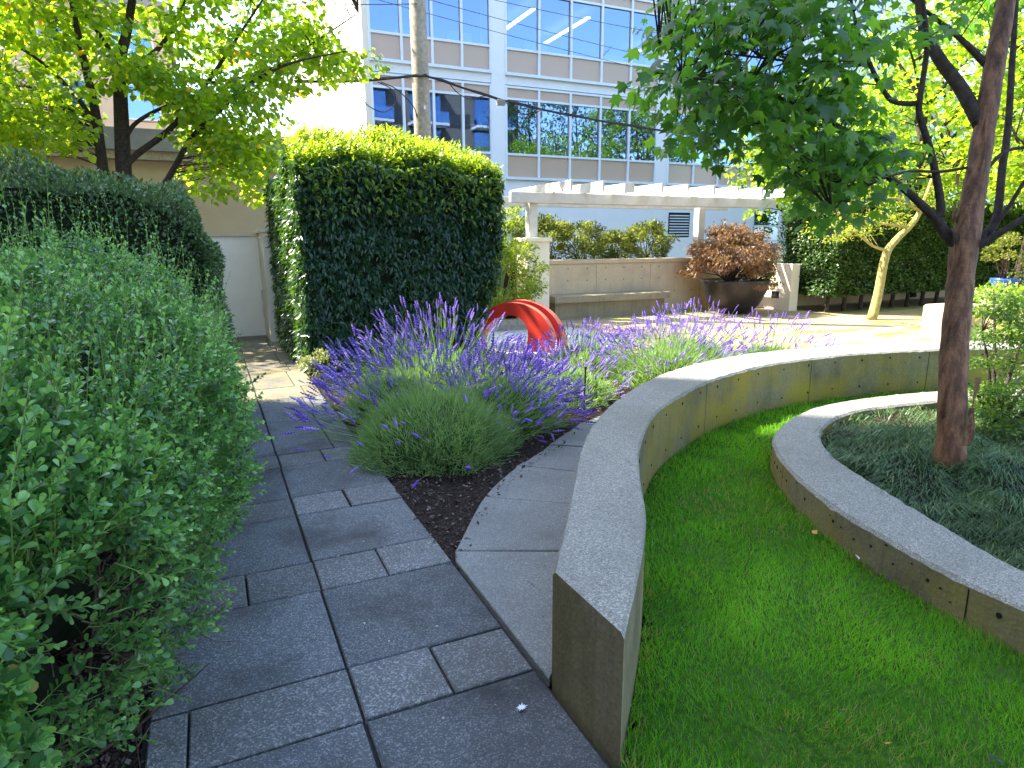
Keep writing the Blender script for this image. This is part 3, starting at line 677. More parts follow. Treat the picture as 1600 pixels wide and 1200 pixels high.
# ---- clipped dark hedge behind it
def block_hedge(name, label, x0, x1, y0, y1, z0, z1, key, tpl, size, dens, jit, faces='lrfbt', topfn=None, stems=0, droop=.5, parts=0, cat='hedge', core_in=.12, taper=0.):
    root = empty(name, ((x0+x1)/2, (y0+y1)/2, 0), label, cat)
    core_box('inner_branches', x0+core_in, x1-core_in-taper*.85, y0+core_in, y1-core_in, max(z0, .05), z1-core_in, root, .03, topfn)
    h = z1-z0; fs = []
    if 'f' in faces: fs.append(((x0, y0, z0), (x1-x0, 0, 0), (0, 0, h), (0, -1, 0)))
    if 'b' in faces: fs.append(((x0, y1, z0), (x1-x0, 0, 0), (0, 0, h), (0, 1, 0)))
    if 'l' in faces: fs.append(((x0, y0, z0), (0, y1-y0, 0), (0, 0, h), (-1, 0, 0)))
    if 'r' in faces: fs.append(((x1, y0, z0), (0, y1-y0, 0), (0, 0, h), (1, 0, 0)))
    if 't' in faces: fs.append(((x0, y0, z1), (x1-x0, 0, 0), (0, y1-y0, 0), (0, 0, 1)))
    P, N = surf_leaves(fs, dens, jit)
    if topfn is not None: P[:, 2] = z0+(P[:, 2]-z0)*topfn(P[:, 0], P[:, 1])
    ew = .16   # rounded edges
    e = np.clip((ew-(x1-P[:, 0]))/ew, 0, 1)*np.clip((P[:, 2]-z1+.25)/.25, 0, 1.5)
    P[:, 2] -= e*.10; P[:, 0] -= np.clip((P[:, 2]-z1+.2)/.2, 0, 1)*np.where(P[:, 0] > x1-.1, .05, 0)
    P[:, 0] -= taper*np.clip((1.35-P[:, 2])/1.35, 0, 1)*(P[:, 0]-x0)/(x1-x0)
    k = len(P); ax = N*.55+RNG.normal(0, .5, (k, 3))+np.array([0, 0, -droop])*(1-np.abs(N[:, 2:3])); ax[:, 2] += np.where(N[:, 2] > .5, .9, 0)
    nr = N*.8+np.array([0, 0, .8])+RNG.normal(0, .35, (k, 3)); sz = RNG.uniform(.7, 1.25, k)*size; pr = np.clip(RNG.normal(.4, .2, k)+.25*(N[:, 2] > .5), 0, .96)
    vis = project(P)[2] > .2
    if parts:
        for _ in range(parts):
            c_ = np.array([RNG.uniform(x0, x1), y0, RNG.uniform(.3, z1-.3)]); vis &= np.linalg.norm((P-c_)*np.array([1, .4, 1.2]), axis=1) > RNG.uniform(.04, .09)
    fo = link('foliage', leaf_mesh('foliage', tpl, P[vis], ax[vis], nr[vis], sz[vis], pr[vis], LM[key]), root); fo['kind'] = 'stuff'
    return root
block_hedge('clipped_hedge', 'dark green clipped hedge rising behind the leafy shrub beside the path', -2.6, .07, 5.25, 7.15, .05, 1.62, 'box', 'oval', .034, 5000, .16, 'rft',
            lambda x, y: 1+.02*np.sin(x*5)+np.clip((.05-x)*1.1, 0, .22)+np.clip(-x*.04, 0, .06)+.02*np.sin(x*11+y*6), droop=-.4)
# ---- tall vine hedge: front block and a wing along the path
def top1(x, y): return 1+.13*np.clip((y-7.95)/.6, 0, 1)*np.clip(1-((x-2.0)/1.7)**2, 0, 1)+.02*np.sin(x*7+y*5)-.06*np.clip((x-2.6)/.9, 0, 1)**2
hd = block_hedge('tall_hedge', 'tall square-cut dark leafy hedge with sunlit top between path and red sculpture', .96, 3.52, 7.95, 8.78, .04, 2.45, 'hedge', 'lance', .085, 2900, .13, 'lrfbt', top1, droop=.75, taper=.42, parts=26)
kf = 900; zf = 2.42-RNG.random(kf)**2.2*.55; xf = RNG.uniform(1.0, 3.5, kf)
fo = link('edge_leaves', leaf_mesh('edge_leaves', 'lance', np.stack([xf, 7.93-.03*RNG.random(kf), zf*top1(xf, 7.95)], 1), np.stack([RNG.normal(0, .5, kf), np.full(kf, -.5), RNG.normal(-.3, .5, kf)], 1), np.stack([RNG.normal(0, .3, kf), np.full(kf, -.7), np.full(kf, .8)], 1), RNG.uniform(.06, .10, kf), RNG.random(kf)*.9, LM['hedge_sunlit']), hd); fo['kind'] = 'stuff'
def sprouts(root, x0, x1, y0, y1, zfn, n0, key, size, tall):
    k = n0; b_ = np.stack([RNG.uniform(x0, x1, k), RNG.uniform(y0, y1, k), np.zeros(k)], 1); b_[:, 2] = zfn(b_[:, 0], b_[:, 1])-.04
    P, A_, N_, S_ = [], [], [], []
    dr = unit(np.stack([RNG.normal(0, .35, k), RNG.normal(-.1, .35, k), np.ones(k)], 1)); ln = RNG.uniform(.4, 1, k)*tall
    for j in range(7):
        t = (j+1)/7; an = j*2.4+RNG.uniform(0, 6, k); o_ = np.stack([np.cos(an), np.sin(an), np.zeros(k)], 1)
        P.append(b_+dr*(ln*t)[:, None]); A_.append(o_*(1.1-.6*t)+dr*(.3+.7*t)+np.array([0, 0, -.25])); N_.append(dr+o_*-.2+RNG.normal(0, .2, (k, 3))); S_.append(RNG.uniform(.7, 1.15, k)*size*(1-.25*t))
    P = np.vstack(P); pr = np.clip(RNG.normal(.75, .15, len(P)), 0, .97)
    fo = link('top_shoots', leaf_mesh('top_shoots', 'lance', P, np.vstack(A_), np.vstack(N_), np.concatenate(S_), pr, LM[key]), root); fo['kind'] = 'stuff'
sprouts(hd, 1.0, 3.55, 8.0, 8.75, lambda x, y: .04+2.41*top1(x, y), 1900, 'hedge_sunlit', .085, .24)
sprouts(hd, 3.25, 3.6, 8.05, 8.75, lambda x, y: 1.7+.7*np.random.default_rng(3).random(len(x)), 320, 'hedge_sunlit', .08, .14)
hw = block_hedge('tall_hedge', 'narrow hedge wing running back along the path behind the square-cut hedge', .90, 1.75, 8.80, 10.75, .04, 2.35, 'hedge', 'lance', .085, 1900, .13, 'lrbt', lambda x, y: 1+.03*np.sin(y*5), droop=.75)

# ================================================================== lavender
OCT = [(1, 0, 0), (0, 1, 0), (-1, 0, 0), (0, -1, 0), (0, 0, 1), (0, 0, -1)]; OCTF = [(0, 1, 4), (1, 2, 4), (2, 3, 4), (3, 0, 4), (1, 0, 5), (2, 1, 5), (3, 2, 5), (0, 3, 5)]
def spike_template(seed):
    r_ = np.random.default_rng(seed); V, F = [], []
    for k, (y_, s_) in enumerate(((0.02, .55), (.22, .95), (.42, 1.0), (.62, .9), (.80, .7), (.95, .45))):
        a_ = r_.uniform(0, 1.5); c_, sn = math.cos(a_), math.sin(a_); b = len(V)
        for p in OCT:
            q = np.array(p)*np.array((.13*s_, .13*s_, .12)); V.append((c_*q[0]-sn*q[1]+r_.normal()*.012, y_+q[2], sn*q[0]+c_*q[1]+r_.normal()*.012))
        F += [tuple(i+b for i in f) for f in OCTF]
    return V, F
for s_ in range(3): TPL['spike%d' % s_] = spike_template(s_)
def lavender(label, c, rad, h, nleaf, nst, lean=(0, 0), group=None, indiv=0, stalk=(.22, .42), spread=1., spk=.078, pw=.0032):
    root = empty('lavender_bush', (c[0], c[1], 0), label, 'lavender', group); c = np.array([c[0], c[1], 0])
    th = RNG.uniform(0, 2*math.pi, nleaf); el = np.arccos(RNG.random(nleaf)**.75)  # angle from zenith
    d_ = np.stack([np.sin(el)*np.cos(th), np.sin(el)*np.sin(th), np.cos(el)], 1)
    rr = RNG.uniform(.55, 1., nleaf)**.6
    lum = 1+.12*np.sin(th*5)*np.sin(el*4)
    P = c+d_*np.array([rad, rad, h])*(rr*lum)[:, None]; P[:, 2] = np.maximum(P[:, 2]-.07, .005)
    ax = d_*np.array([1, 1, 1.1])+np.array([0, 0, .5])+RNG.normal(0, .5, (nleaf, 3))+np.array([*lean, 0])*.3
    ln = RNG.uniform(.045, .11, nleaf); pr = np.clip(RNG.normal(.45, .22, nleaf)+.2*(rr-.8), 0, .96)
    dd = np.linalg.norm(c-CAMP)
    fo = link('foliage', leaf_mesh('foliage', 'blade', P, ax, rdir(nleaf), ln, pr, LM['lav'], max(pw, dd*.0009)), root); fo['kind'] = 'stuff'
    # long stems inside so that the mound is not hollow
    core = G(); prof = [(1e-3, h*.78), (rad*.35, h*.72), (rad*.62, h*.5), (rad*.74, h*.2), (rad*.62, 0)]
    co_ = core.lathe(prof[::-1], c, 20).obj('inner_stems', M['lavcore'], root, True)
    # flower stalks
    th = RNG.uniform(0, 2*math.pi, nst); el = np.arccos(1-RNG.random(nst)*.93)*spread
    d_ = np.stack([np.sin(el)*np.cos(th), np.sin(el)*np.sin(th), np.cos(el)], 1)
    fr_ = d_[:, 0]*-.3+d_[:, 1]*-.95; keep = (fr_ < .30) | (RNG.random(nst) < .22) | (not indiv); d_ = d_[keep]; nst = len(d_)
    P0 = c+d_*np.array([rad, rad, h])*.6; ln = RNG.uniform(*stalk, nst)
    dr = unit(d_*np.array([1.1, 1.1, 1.0])+np.array([lean[0], lean[1], .25])+RNG.normal(0, .13, (nst, 3)))
    P1 = c+d_*np.array([rad, rad, h])*.95+dr*ln[:, None]*.5; dr2 = unit(dr+np.array([0, 0, .35])*RNG.normal(.2, .8, (nst, 1))); P2 = P1+dr2*ln[:, None]*.6
    P1[:, 2] = np.maximum(P1[:, 2], .03); P2[:, 2] = np.maximum(P2[:, 2], .04)
    sw = max(.0012, dd*.0003)
    a1 = P1-P0; a2 = P2-P1
    sp = [leaf_mesh('stalks', 'blade', np.vstack([P0, P0, P1, P1]), np.vstack([a1, a1, a2, a2]), np.vstack([rdir(nst) for _ in range(4)]), np.r_[np.linalg.norm(a1, axis=1)*1.6, np.linalg.norm(a1, axis=1)*1.6, np.linalg.norm(a2, axis=1)*1.3, np.linalg.norm(a2, axis=1)*1.3], np.clip(RNG.normal(.6, .15, 4*nst), 0, 1), LM['lav'], sw*1.6)]
    s_ = link('stalks', sp[0], root); s_['kind'] = 'stuff'
    sz = RNG.uniform(.75, 1.35, nst)*spk; dr2 = unit(a2+RNG.normal(0, .03, (nst, 3)))
    if indiv:
        near = nearest_in_view(P2, sz, indiv); msk = np.ones(nst, bool); msk[near] = False
        for q in range(3):
            ii = near[q::3]; leaf_objects('flower_spike', 'spike%d' % q, P2[ii], dr2[ii], rdir(len(ii)), sz[ii], LM['spike_o'], root)
    else: msk = np.ones(nst, bool)
    if msk.any():
        f_ = link('flower_spikes', leaf_mesh('flower_spikes', 'spike0', P2[msk], dr2[msk], rdir(int(msk.sum())), sz[msk], np.clip(RNG.normal(.5, .25, int(msk.sum())), 0, 1), LM['spike']), root); f_['kind'] = 'stuff'
    return root
lavender('shaded lavender bush leaning over the path, tall green mound with spreading spikes', (1.42, 4.52), .62, .50, 15000, 560, (-.12, .10), indiv=300, stalk=(.22, .44), spk=.088)
lavender('lavender bush densely covered in deep violet spikes beside the concrete strip', (2.2, 4.95), .50, .44, 4500, 620, (.25, -.2), stalk=(.10, .26), spk=.08)
lavender('grey-green lavender bush with few flowers behind the black stake', (3.15, 5.55), .48, .34, 4500, 150, (.1, .1), stalk=(.10, .22))
lavender('shaded lavender bush between the path and the cream-leaved plant', (1.45, 5.75), .48, .42, 4500, 170, (-.15, 0), stalk=(.2, .4))
lavender('shaded lavender bush close against the tall hedge', (2.1, 6.4), .58, .46, 5000, 300, (-.1, -.1), stalk=(.25, .5))
lavender('half-shaded lavender bush in front of the red sculpture', (4.15, 6.75), .55, .32, 5500, 380, (.2, -.2), stalk=(.12, .26))
lavender('sunlit lavender bush hugging the outside of the curved wall', (4.55, 5.75), .62, .40, 6000, 400, (.15, -.1), stalk=(.14, .34))
lavender('sunlit lavender bush with tall pale spikes beside the patio', (5.35, 6.35), .66, .38, 6000, 330, (.1, 0), stalk=(.16, .42))
lavender('sunlit sparse lavender bush farthest along the curved wall', (6.1, 5.75), .52, .32, 4200, 190, (.1, -.1), stalk=(.15, .36))
g = G().tube([(3.02, 5.0, -.02), (3.03, 5.0, .40)], .009, 8).tube([(3.03, 5.0, .40), (3.03, 5.0, .425)], .014, 8)
tagobj(g.obj('garden_stake', M['cable']), 'thin black garden stake standing among the lavender', 'stake')
# small cream plant at hedge foot
def blob_plant(name, label, c, rad, h, nl, key, tpl, size, cat='plant', group=None, stems=8, zoff=0., sag=0., stemmat='twig', flat=.6, clusters=None):
    root = empty(name, (c[0], c[1], zoff), label, cat, group); c = np.array([c[0], c[1], zoff])
    nc = clusters or max(6, nl//60); cd_ = rdir(nc, .35); rr = RNG.uniform(.35, 1, nc)**.5
    cc = c+np.array([0, 0, h*.52])+cd_*rr[:, None]*np.array([rad, rad, h*.48])
    if sag > .8: cc[:, 2] = c[2]+h-.35*h*RNG.random(nc)-(h*.75)*(np.linalg.norm(cc[:, :2]-c[:2], axis=1)/rad)**2*.95
    st = G()
    for i in range(min(nc, max(stems, 1))):
        e_ = cc[i]; b_ = c+np.array([RNG.normal(0, .05), RNG.normal(0, .05), 0]); st.tube([b_, (b_+e_)/2+np.array([0, 0, .08*h])+RNG.normal(0, .03, 3), e_], [.012*h+.004, .008*h+.002, .002], 5, cap=False)
    st.obj('stems', M[stemmat], root)
    k = nl//nc; P, A_, N_ = [], [], []
    cr = (rad*.9/nc**.33)
    for i in range(nc):
        o_ = rdir(k); p = cc[i]+o_*np.array([1, 1, flat])*cr*(RNG.random(k)**.4)[:, None]*1.15
        P.append(p); A_.append(unit(p-c-np.array([0, 0, h*.3]))*.7+RNG.normal(0, .5, (k, 3))+np.array([0, 0, -sag])); N_.append(np.array([0, 0, .9])+RNG.normal(0, .45, (k, 3)))
    P = np.vstack(P); kk = len(P); P[:, 2] = np.maximum(P[:, 2], zoff+.01)
    cv = np.repeat(RNG.normal(0, .12, nc), k)
    fo = link('foliage', leaf_mesh('foliage', tpl, P, np.vstack(A_), np.vstack(N_), RNG.uniform(.7, 1.25, kk)*size, np.clip(RNG.normal(.48, .2, kk)+cv, 0, .96), LM[key]), root); fo['kind'] = 'stuff'
    return root
blob_plant('flowering_plant', 'small pale cream-leaved plant at the foot of the tall hedge by the path', (1.02, 7.55), .20, .34, 900, 'pale', 'oval', .03)

# ================================================================== trees
def limb_pts(P, per=5): return spline(P, per)
def grow_twigs(limbs, centers, g_, r0=.006):
    nodes = np.vstack(limbs)
    for c_ in centers:
        dd = np.linalg.norm(nodes-c_, axis=1)+np.maximum(0, nodes[:, 2]-c_[2])*1.2; j = int(np.argmin(dd)); a_ = nodes[j]
        L = np.linalg.norm(c_-a_); mid_ = (a_+c_)/2+np.array([0, 0, .10*L])+RNG.normal(0, .04*L, 3)
        g_.tube([a_, mid_, c_], [r0*(.6+.5*min(L, 2)), r0*.7, r0*.25], 4, cap=False)
def clusters_leaves(cc, per, spread, size, tpl, down=.5, flat=.45, light=0.):
    P, A_, N_, S_, Rr = [], [], [], [], []
    k = per
    for c_ in cc:
        o_ = rdir(k)*np.array([1, 1, flat]); p = c_+o_*(RNG.random(k)**.45)[:, None]*spread
        P.append(p); A_.append(o_*.8+np.array([0, 0, -down])+RNG.normal(0, .4, (k, 3))); N_.append(np.array([0, 0, .9])+o_*.3+RNG.normal(0, .38, (k, 3)))
        S_.append(RNG.uniform(.65, 1.2, k)*size); Rr.append(np.clip(RNG.normal(.48+light, .2, k)+RNG.normal(0, .08), 0, .995))
    return np.vstack(P), np.vstack(A_), np.vstack(N_), np.concatenate(S_), np.concatenate(Rr)
def ellip(n_, c, r_, inner=.3):
    d_ = rdir(n_); return np.array(c)+d_*np.array(r_)*(RNG.uniform(inner**3, 1, n_)**(1/3))[:, None]

# ---- brown-barked tree in the round bed
root = empty('maple_tree', (TREE[0], TREE[1], .08), 'tree with peeling reddish brown bark and maple leaves growing in the curved bed', 'tree')
D0 = 3.92
def T(x, y, dd=0.): return atD(x, y, D0+dd)
g = G()
trunk = [np.array([TREE[0]+.0, TREE[1], .03]), T(1486, 690), T(1490, 560), T(1498, 470), T(1506, 390), T(1522, 300), T(1538, 200), T(1556, 90), T(1572, 0), T(1585, -120), T(1590, -300)]
trunk[0] = np.array([trunk[1][0], trunk[1][1], .02])
tp = spline(trunk, 6); rad = np.interp(np.linspace(0, 1, len(tp)), [0, .05, .12, .35, .42, .5, .7, 1], [.098, .088, .078, .072, .078, .064, .056, .04])
rad = rad*(1+.03*np.sin(np.arange(len(tp))*1.7))
g.tube(tp, rad, 16)
limbs_def = [
 ([(1500, 385), (1476, 362), (1461, 338)], [.05, .042, .036], 0),
 ([(1461, 341), (1470, 322), (1456, 244), (1437, 180), (1438, 150), (1448, 75), (1442, 0), (1436, -90)], [.034, .03, .026, .024, .021, .018, .016, .01], -.15),
 ([(1461, 341), (1424, 305), (1386, 274), (1337, 221), (1296, 189), (1240, 161), (1180, 140), (1120, 128), (1065, 120)], [.034, .028, .025, .022, .018, .014, .010, .007, .004], -.5),
 ([(1437, 160), (1420, 162), (1395, 158), (1379, 139), (1360, 101), (1337, 37), (1320, -60)], [.02, .019, .018, .017, .015, .012, .007], -.25),
 ([(1357, 100), (1300, 103), (1187, 90), (1075, 77), (1030, 70)], [.013, .011, .008, .005, .003], -.5),
 ([(1535, 200), (1502, 139), (1469, 94), (1442, 40), (1430, -60)], [.055, .05, .045, .038, .025], .25),
 ([(1516, 385), (1545, 362), (1559, 330), (1566, 262), (1575, 200), (1582, 90), (1590, -30)], [.04, .034, .03, .028, .026, .022, .016], .12),
 ([(1512, 392), (1545, 375), (1600, 341), (1680, 300)], [.034, .026, .022, .012], -.2),
 ([(1540, 372), (1575, 325), (1600, 285), (1650, 220)], [.018, .015, .013, .008], -.1),
 ([(1545, 260), (1575, 235), (1640, 225), (1720, 200)], [.015, .013, .012, .008], .15),
 ([(1550, 110), (1500, 60), (1450, 20), (1400, -20)], [.03, .02, .014, .008], .3),
 ([(1300, 190), (1266, 197), (1236, 192)], [.010, .008, .004], -.2),
 ([(1510, 262), (1470, 268), (1420, 268), (1380, 278), (1320, 290)], [.012, .010, .009, .007, .004], -.3),
 ([(1386, 274), (1340, 300), (1300, 330)], [.012, .008, .004], -.3),
]
limbs = [tp]; bark = G()
for pts, rr, dd in limbs_def:
    P = [T(x, y, dd*k/max(1, len(pts)-1)) for k, (x, y) in enumerate(pts)]
    q = spline(P, 5); r_ = np.interp(np.linspace(0, 1, len(q)), np.linspace(0, 1, len(rr)), rr); bark.tube(q, r_*.8, 8); limbs.append(q)
tr_ = g.obj('trunk', M['paperbark'], root, True)
# curls of peeling bark
for k in range(7):
    t = RNG.uniform(.05, .6); i = int(t*len(tp)); an = RNG.uniform(math.pi*.8, math.pi*1.9) if k else 2.4; c_ = tp[i]; L = RNG.uniform(.12, .42); rr_ = rad[i]+.004
    V = []; m_ = 7
    for j in range(m_):
        z_ = j/(m_-1)*L; cc_ = c_+np.array([.02*z_, .02*z_, z_])
        for s_, off in ((0, 0), (1, .012*math.sin(j*1.3)+.016)):
            a_ = an+s_*.22+.1*math.sin(j*.9); V.append(cc_+np.array([math.cos(a_), math.sin(a_), 0])*(rr_+off-.012*z_))
    F = [(2*j, 2*j+1, 2*j+3, 2*j+2) for j in range(m_-1)]
    G().add(V, F).obj('peeling_bark', M['paperbark'], tr_)
br = bark.obj('branches', M['bark'], root, True)
cl_ = []
def px_cloud(n_, poly, d0, d1):
    P = np.array(poly); X = RNG.uniform(P[:, 0].min(), P[:, 0].max(), n_*4); Y = RNG.uniform(P[:, 1].min(), P[:, 1].max(), n_*4)
    ok = inside(P, X, Y); X, Y = X[ok][:n_], Y[ok][:n_]
    return np.array([atD(x, y, RNG.uniform(d0, d1)) for x, y in zip(X, Y)])
cl_.append(px_cloud(150, [(1010, 60), (1100, -60), (1420, -60), (1410, 60), (1340, 130), (1200, 180), (1080, 170), (1015, 130)], 2.9, 4.2))
cl_.append(px_cloud(85, [(1040, 120), (1330, 130), (1380, 240), (1330, 300), (1180, 240), (1080, 250), (1045, 190)], 3.0, 4.1))
cl_.append(px_cloud(34, [(1220, 240), (1420, 230), (1400, 320), (1300, 350), (1230, 310)], 3.3, 4.2))
cl_.append(px_cloud(26, [(1400, -80), (1620, -80), (1560, 40), (1430, 60)], 3.6, 5.0))
cl_.append(px_cloud(120, [(900, -500), (1800, -500), (1800, -90), (1000, -90)], 3.0, 5.4))
cc = np.vstack(cl_); tw = G(); grow_twigs(limbs[1:], cc, tw, .006); t_ = tw.obj('twigs', M['bark'], root); t_['kind'] = 'stuff'
P, A_, N_, S_, Rr = clusters_leaves(cc, 10, .20, .076, 'maple', .75, .6)
near = nearest_in_view(P, S_, 300); msk = np.ones(len(P), bool); msk[near] = False
fo = link('crown', leaf_mesh('crown', 'maple', P[msk], A_[msk], N_[msk], S_[msk], Rr[msk], LM['maple']), root); fo['kind'] = 'stuff'
leaf_objects('leaf', 'maple', P[near], A_[near], N_[near], S_[near], LM['maple_o'], root)

# ---- left katsura-like tree beyond the garden wall
root = empty('round_leaved_tree', (-1.2, 13.4, 0), 'spreading backlit yellow-green tree with dark trunks behind the clipped hedge', 'tree')
YT = 13.4
def T2(x, y, dy=0.): return atY(x, y, YT+dy)
g = G(); limbs = []
for pts, rr, dy in [
 ([(200, 470), (196, 330), (192, 245), (188, 150), (186, 100), (200, 40), (214, -60), (225, -180)], [.15, .13, .125, .11, .10, .07, .05, .03], .2),
 ([(176, 470), (168, 330), (158, 245), (148, 170), (130, 90), (112, 0), (100, -120)], [.11, .095, .085, .07, .055, .04, .025], -.3),
 ([(190, 125), (212, 108), (230, 92), (260, 60), (290, 0)], [.07, .06, .05, .035, .02], .4),
 ([(194, 260), (215, 240), (262, 205), (300, 160), (330, 120), (370, 60), (410, 0)], [.06, .055, .05, .04, .035, .025, .015], -.9),
 ([(240, 310), (268, 270), (300, 215), (345, 170), (385, 135), (450, 100), (540, 80)], [.055, .05, .045, .04, .035, .022, .010], -1.5),
 ([(196, 215), (215, 190), (262, 165), (320, 150), (390, 165), (440, 190)], [.04, .035, .03, .025, .018, .01], .8),
 ([(154, 210), (130, 165), (90, 120), (40, 80), (-30, 50)], [.045, .04, .03, .022, .012], -.5),
 ([(150, 190), (110, 170), (60, 140), (0, 130)], [.03, .025, .018, .010], .4),
 ([(188, 110), (160, 60), (120, 10)], [.05, .035, .02], -.8),
 ([(330, 130), (420, 110), (500, 60), (560, 20)], [.03, .022, .015, .008], -.8)]:
    P = [T2(x, y, dy*k/max(1, len(pts)-1)) for k, (x, y) in enumerate(pts)]
    q = spline(P, 5); g.tube(q, np.interp(np.linspace(0, 1, len(q)), np.linspace(0, 1, len(rr)), rr), 9); limbs.append(q)
g.obj('trunk', M['bark'], root, True)
def px_cloudY(n_, poly, y0, y1):
    P = np.array(poly); X = RNG.uniform(P[:, 0].min(), P[:, 0].max(), n_*4); Y = RNG.uniform(P[:, 1].min(), P[:, 1].max(), n_*4)
    ok = inside(P, X, Y); X, Y = X[ok][:n_], Y[ok][:n_]
    return np.array([atY(x, y, RNG.uniform(y0, y1)) for x, y in zip(X, Y)])
cl_ = [px_cloudY(330, [(-60, -150), (560, -150), (480, 40), (380, 120), (250, 120), (120, 150), (-60, 210)], 11.6, 15.2),
       px_cloudY(105, [(230, 130), (400, 110), (440, 200), (425, 310), (360, 315), (270, 290), (330, 250), (250, 180)], 11.8, 14.2),
       px_cloudY(50, [(380, 60), (480, 30), (560, 70), (585, 98), (520, 120), (470, 150), (400, 140)], 12.2, 14.0),
       px_cloudY(70, [(-60, 130), (140, 150), (130, 225), (60, 240), (-60, 235)], 12.0, 14.5),
       ellip(160, (-4.5, 13.2, 5.5), (3.2, 1.8, 2.4)), ellip(150, (-.9, 13.4, 6.9), (2.4, 1.8, 1.0))]
cc = np.vstack(cl_); tw = G(); grow_twigs(limbs, cc, tw, .006); t_ = tw.obj('twigs', M['bark'], root); t_['kind'] = 'stuff'
P, A_, N_, S_, Rr = clusters_leaves(cc, 34, .40, .105, 'heart', .7, .4)
near = nearest_in_view(P, S_, 300); msk = np.ones(len(P), bool); msk[near] = False
fo = link('crown', leaf_mesh('crown', 'heart', P[msk], A_[msk], N_[msk], S_[msk], Rr[msk], LM['katsura']), root); fo['kind'] = 'stuff'
leaf_objects('leaf', 'heart', P[near], A_[near], N_[near], S_[near], LM['katsura_o'], root)

# ---- generic background trees
def bg_tree(name, label, c, h, rad, nclus, per, key, tpl, size, spread, z0=.3, mat='bark', group=None, trunk_r=.12):
    root = empty(name, (c[0], c[1], 0), label, 'tree', group); c = np.array([c[0], c[1], 0.])
    g = G(); lean = RNG.normal(0, .06, 2); tpn = spline([c, c+np.array([lean[0]*h*.3, lean[1]*h*.3, h*.3]), c+np.array([lean[0]*h*.7, 0, h*.65]), c+np.array([lean[0]*h, lean[1]*h, h*.93])], 5)
    g.tube(tpn, np.linspace(trunk_r, trunk_r*.2, len(tpn)), 9); limbs = [tpn]
    for k in range(9):
        i = int(len(tpn)*RNG.uniform(.25, .75)); an = k*2.4; e_ = tpn[i]+np.array([math.cos(an)*rad*.75, math.sin(an)*rad*.75, h*RNG.uniform(.05, .3)])
        q = spline([tpn[i], (tpn[i]+e_)/2+np.array([0, 0, .06*h]), e_], 4); g.tube(q, np.linspace(trunk_r*.45, .012, len(q)), 6, cap=False); limbs.append(q)
    g.obj('trunk', M[mat], root, True)
    zc = h*(z0+1)/2; cc = ellip(nclus, c+np.array([0, 0, zc]), (rad, rad, h*(1-z0)/2), .45)
    tw = G(); grow_twigs(limbs, cc, tw, .012); t_ = tw.obj('twigs', M[mat], root); t_['kind'] = 'stuff'
    P, A_, N_, S_, Rr = clusters_leaves(cc, per, spread, size, tpl, .5, .55)
    fo = link('crown', leaf_mesh('crown', tpl, P, A_, N_, S_, Rr, LM[key]), root); fo['kind'] = 'stuff'
    return root
bg_tree('garden_tree', 'bright yellow-green tree above the right hedge, nearest the pergola end', (14.6, 13.2), 5.6, 2.0, 130, 34, 'bgtree', 'heart', .12, .42, .35)
bg_tree('garden_tree', 'bright yellow-green tree rising over the middle of the right hedge', (17.6, 11.8), 7.5, 2.6, 190, 34, 'bgtree', 'heart', .13, .48, .22)
bg_tree('garden_tree', 'tall lime green tree behind the blue pot', (20.5, 9.6), 8.5, 2.8, 210, 34, 'bgtree', 'heart', .13, .5, .12)
bg_tree('garden_tree', 'dark-stemmed lime green tree partly hidden behind the brown trunk', (13.8, 7.3), 6.6, 1.7, 90, 34, 'bgtree', 'heart', .11, .4, .30, trunk_r=.07)
bg_tree('garden_tree', 'broad lime green tree filling the gap behind the reddish trunk', (17.2, 7.6), 7.8, 2.6, 190, 34, 'bgtree', 'heart', .12, .5, .2)
bg_tree('garden_tree', 'tall pale green tree standing far behind the right hedge', (23, 15), 10.5, 3.2, 200, 34, 'bgtree', 'heart', .15, .55, .2)
bg_tree('street_tree', 'distant green street tree beside the office block corner', (27, 20), 7.0, 2.4, 110, 30, 'bgtree', 'heart', .16, .5, .25)

# ---- small leaning tree with yellow lit trunk
root = empty('leaning_tree', (12.35, 9.0, 0), 'small leaning tree with sunlit yellow trunk and layered leaves before the right hedge', 'tree')
def T3(x, y, dy=0): return atY(x, y, 9.0+dy)
g = G(); limbs = []
for pts, rr, dy in [([(1362, 500), (1372, 460), (1384, 400), (1400, 375), (1425, 350), (1440, 325), (1460, 270)], [.10, .09, .08, .07, .06, .05, .03], 0),
   ([(1388, 392), (1365, 385), (1345, 370), (1330, 362), (1290, 370)], [.03, .025, .02, .015, .008], -.3), ([(1420, 355), (1380, 350), (1330, 345), (1270, 365)], [.03, .022, .016, .008], -.6),
   ([(1436, 330), (1400, 310), (1350, 320), (1310, 345)], [.03, .02, .015, .008], .2), ([(1440, 322), (1425, 300), (1400, 270)], [.03, .02, .01], .3)]:
    P = [T3(x, y, dy*k/max(1, len(pts)-1)) for k, (x, y) in enumerate(pts)]; q = spline(P, 5); g.tube(q, np.interp(np.linspace(0, 1, len(q)), np.linspace(0, 1, len(rr)), rr), 9); limbs.append(q)
g.obj('trunk', M['bark_yellow'], root, True)
cc = np.vstack([px_cloudY(34, [(1270, 350), (1400, 330), (1430, 350), (1340, 375), (1275, 380)], 8.4, 9.4), px_cloudY(40, [(1300, 290), (1480, 250), (1500, 300), (1420, 340), (1300, 340)], 8.4, 9.6)])
tw = G(); grow_twigs(limbs, cc, tw, .008); t_ = tw.obj('twigs', M['bark_yellow'], root); t_['kind'] = 'stuff'
P, A_, N_, S_, Rr = clusters_leaves(cc, 34, .30, .075, 'lance', .1, .25, .1)
fo = link('crown', leaf_mesh('crown', 'lance', P, A_, N_, S_, Rr, LM['nandina']), root); fo['kind'] = 'stuff'

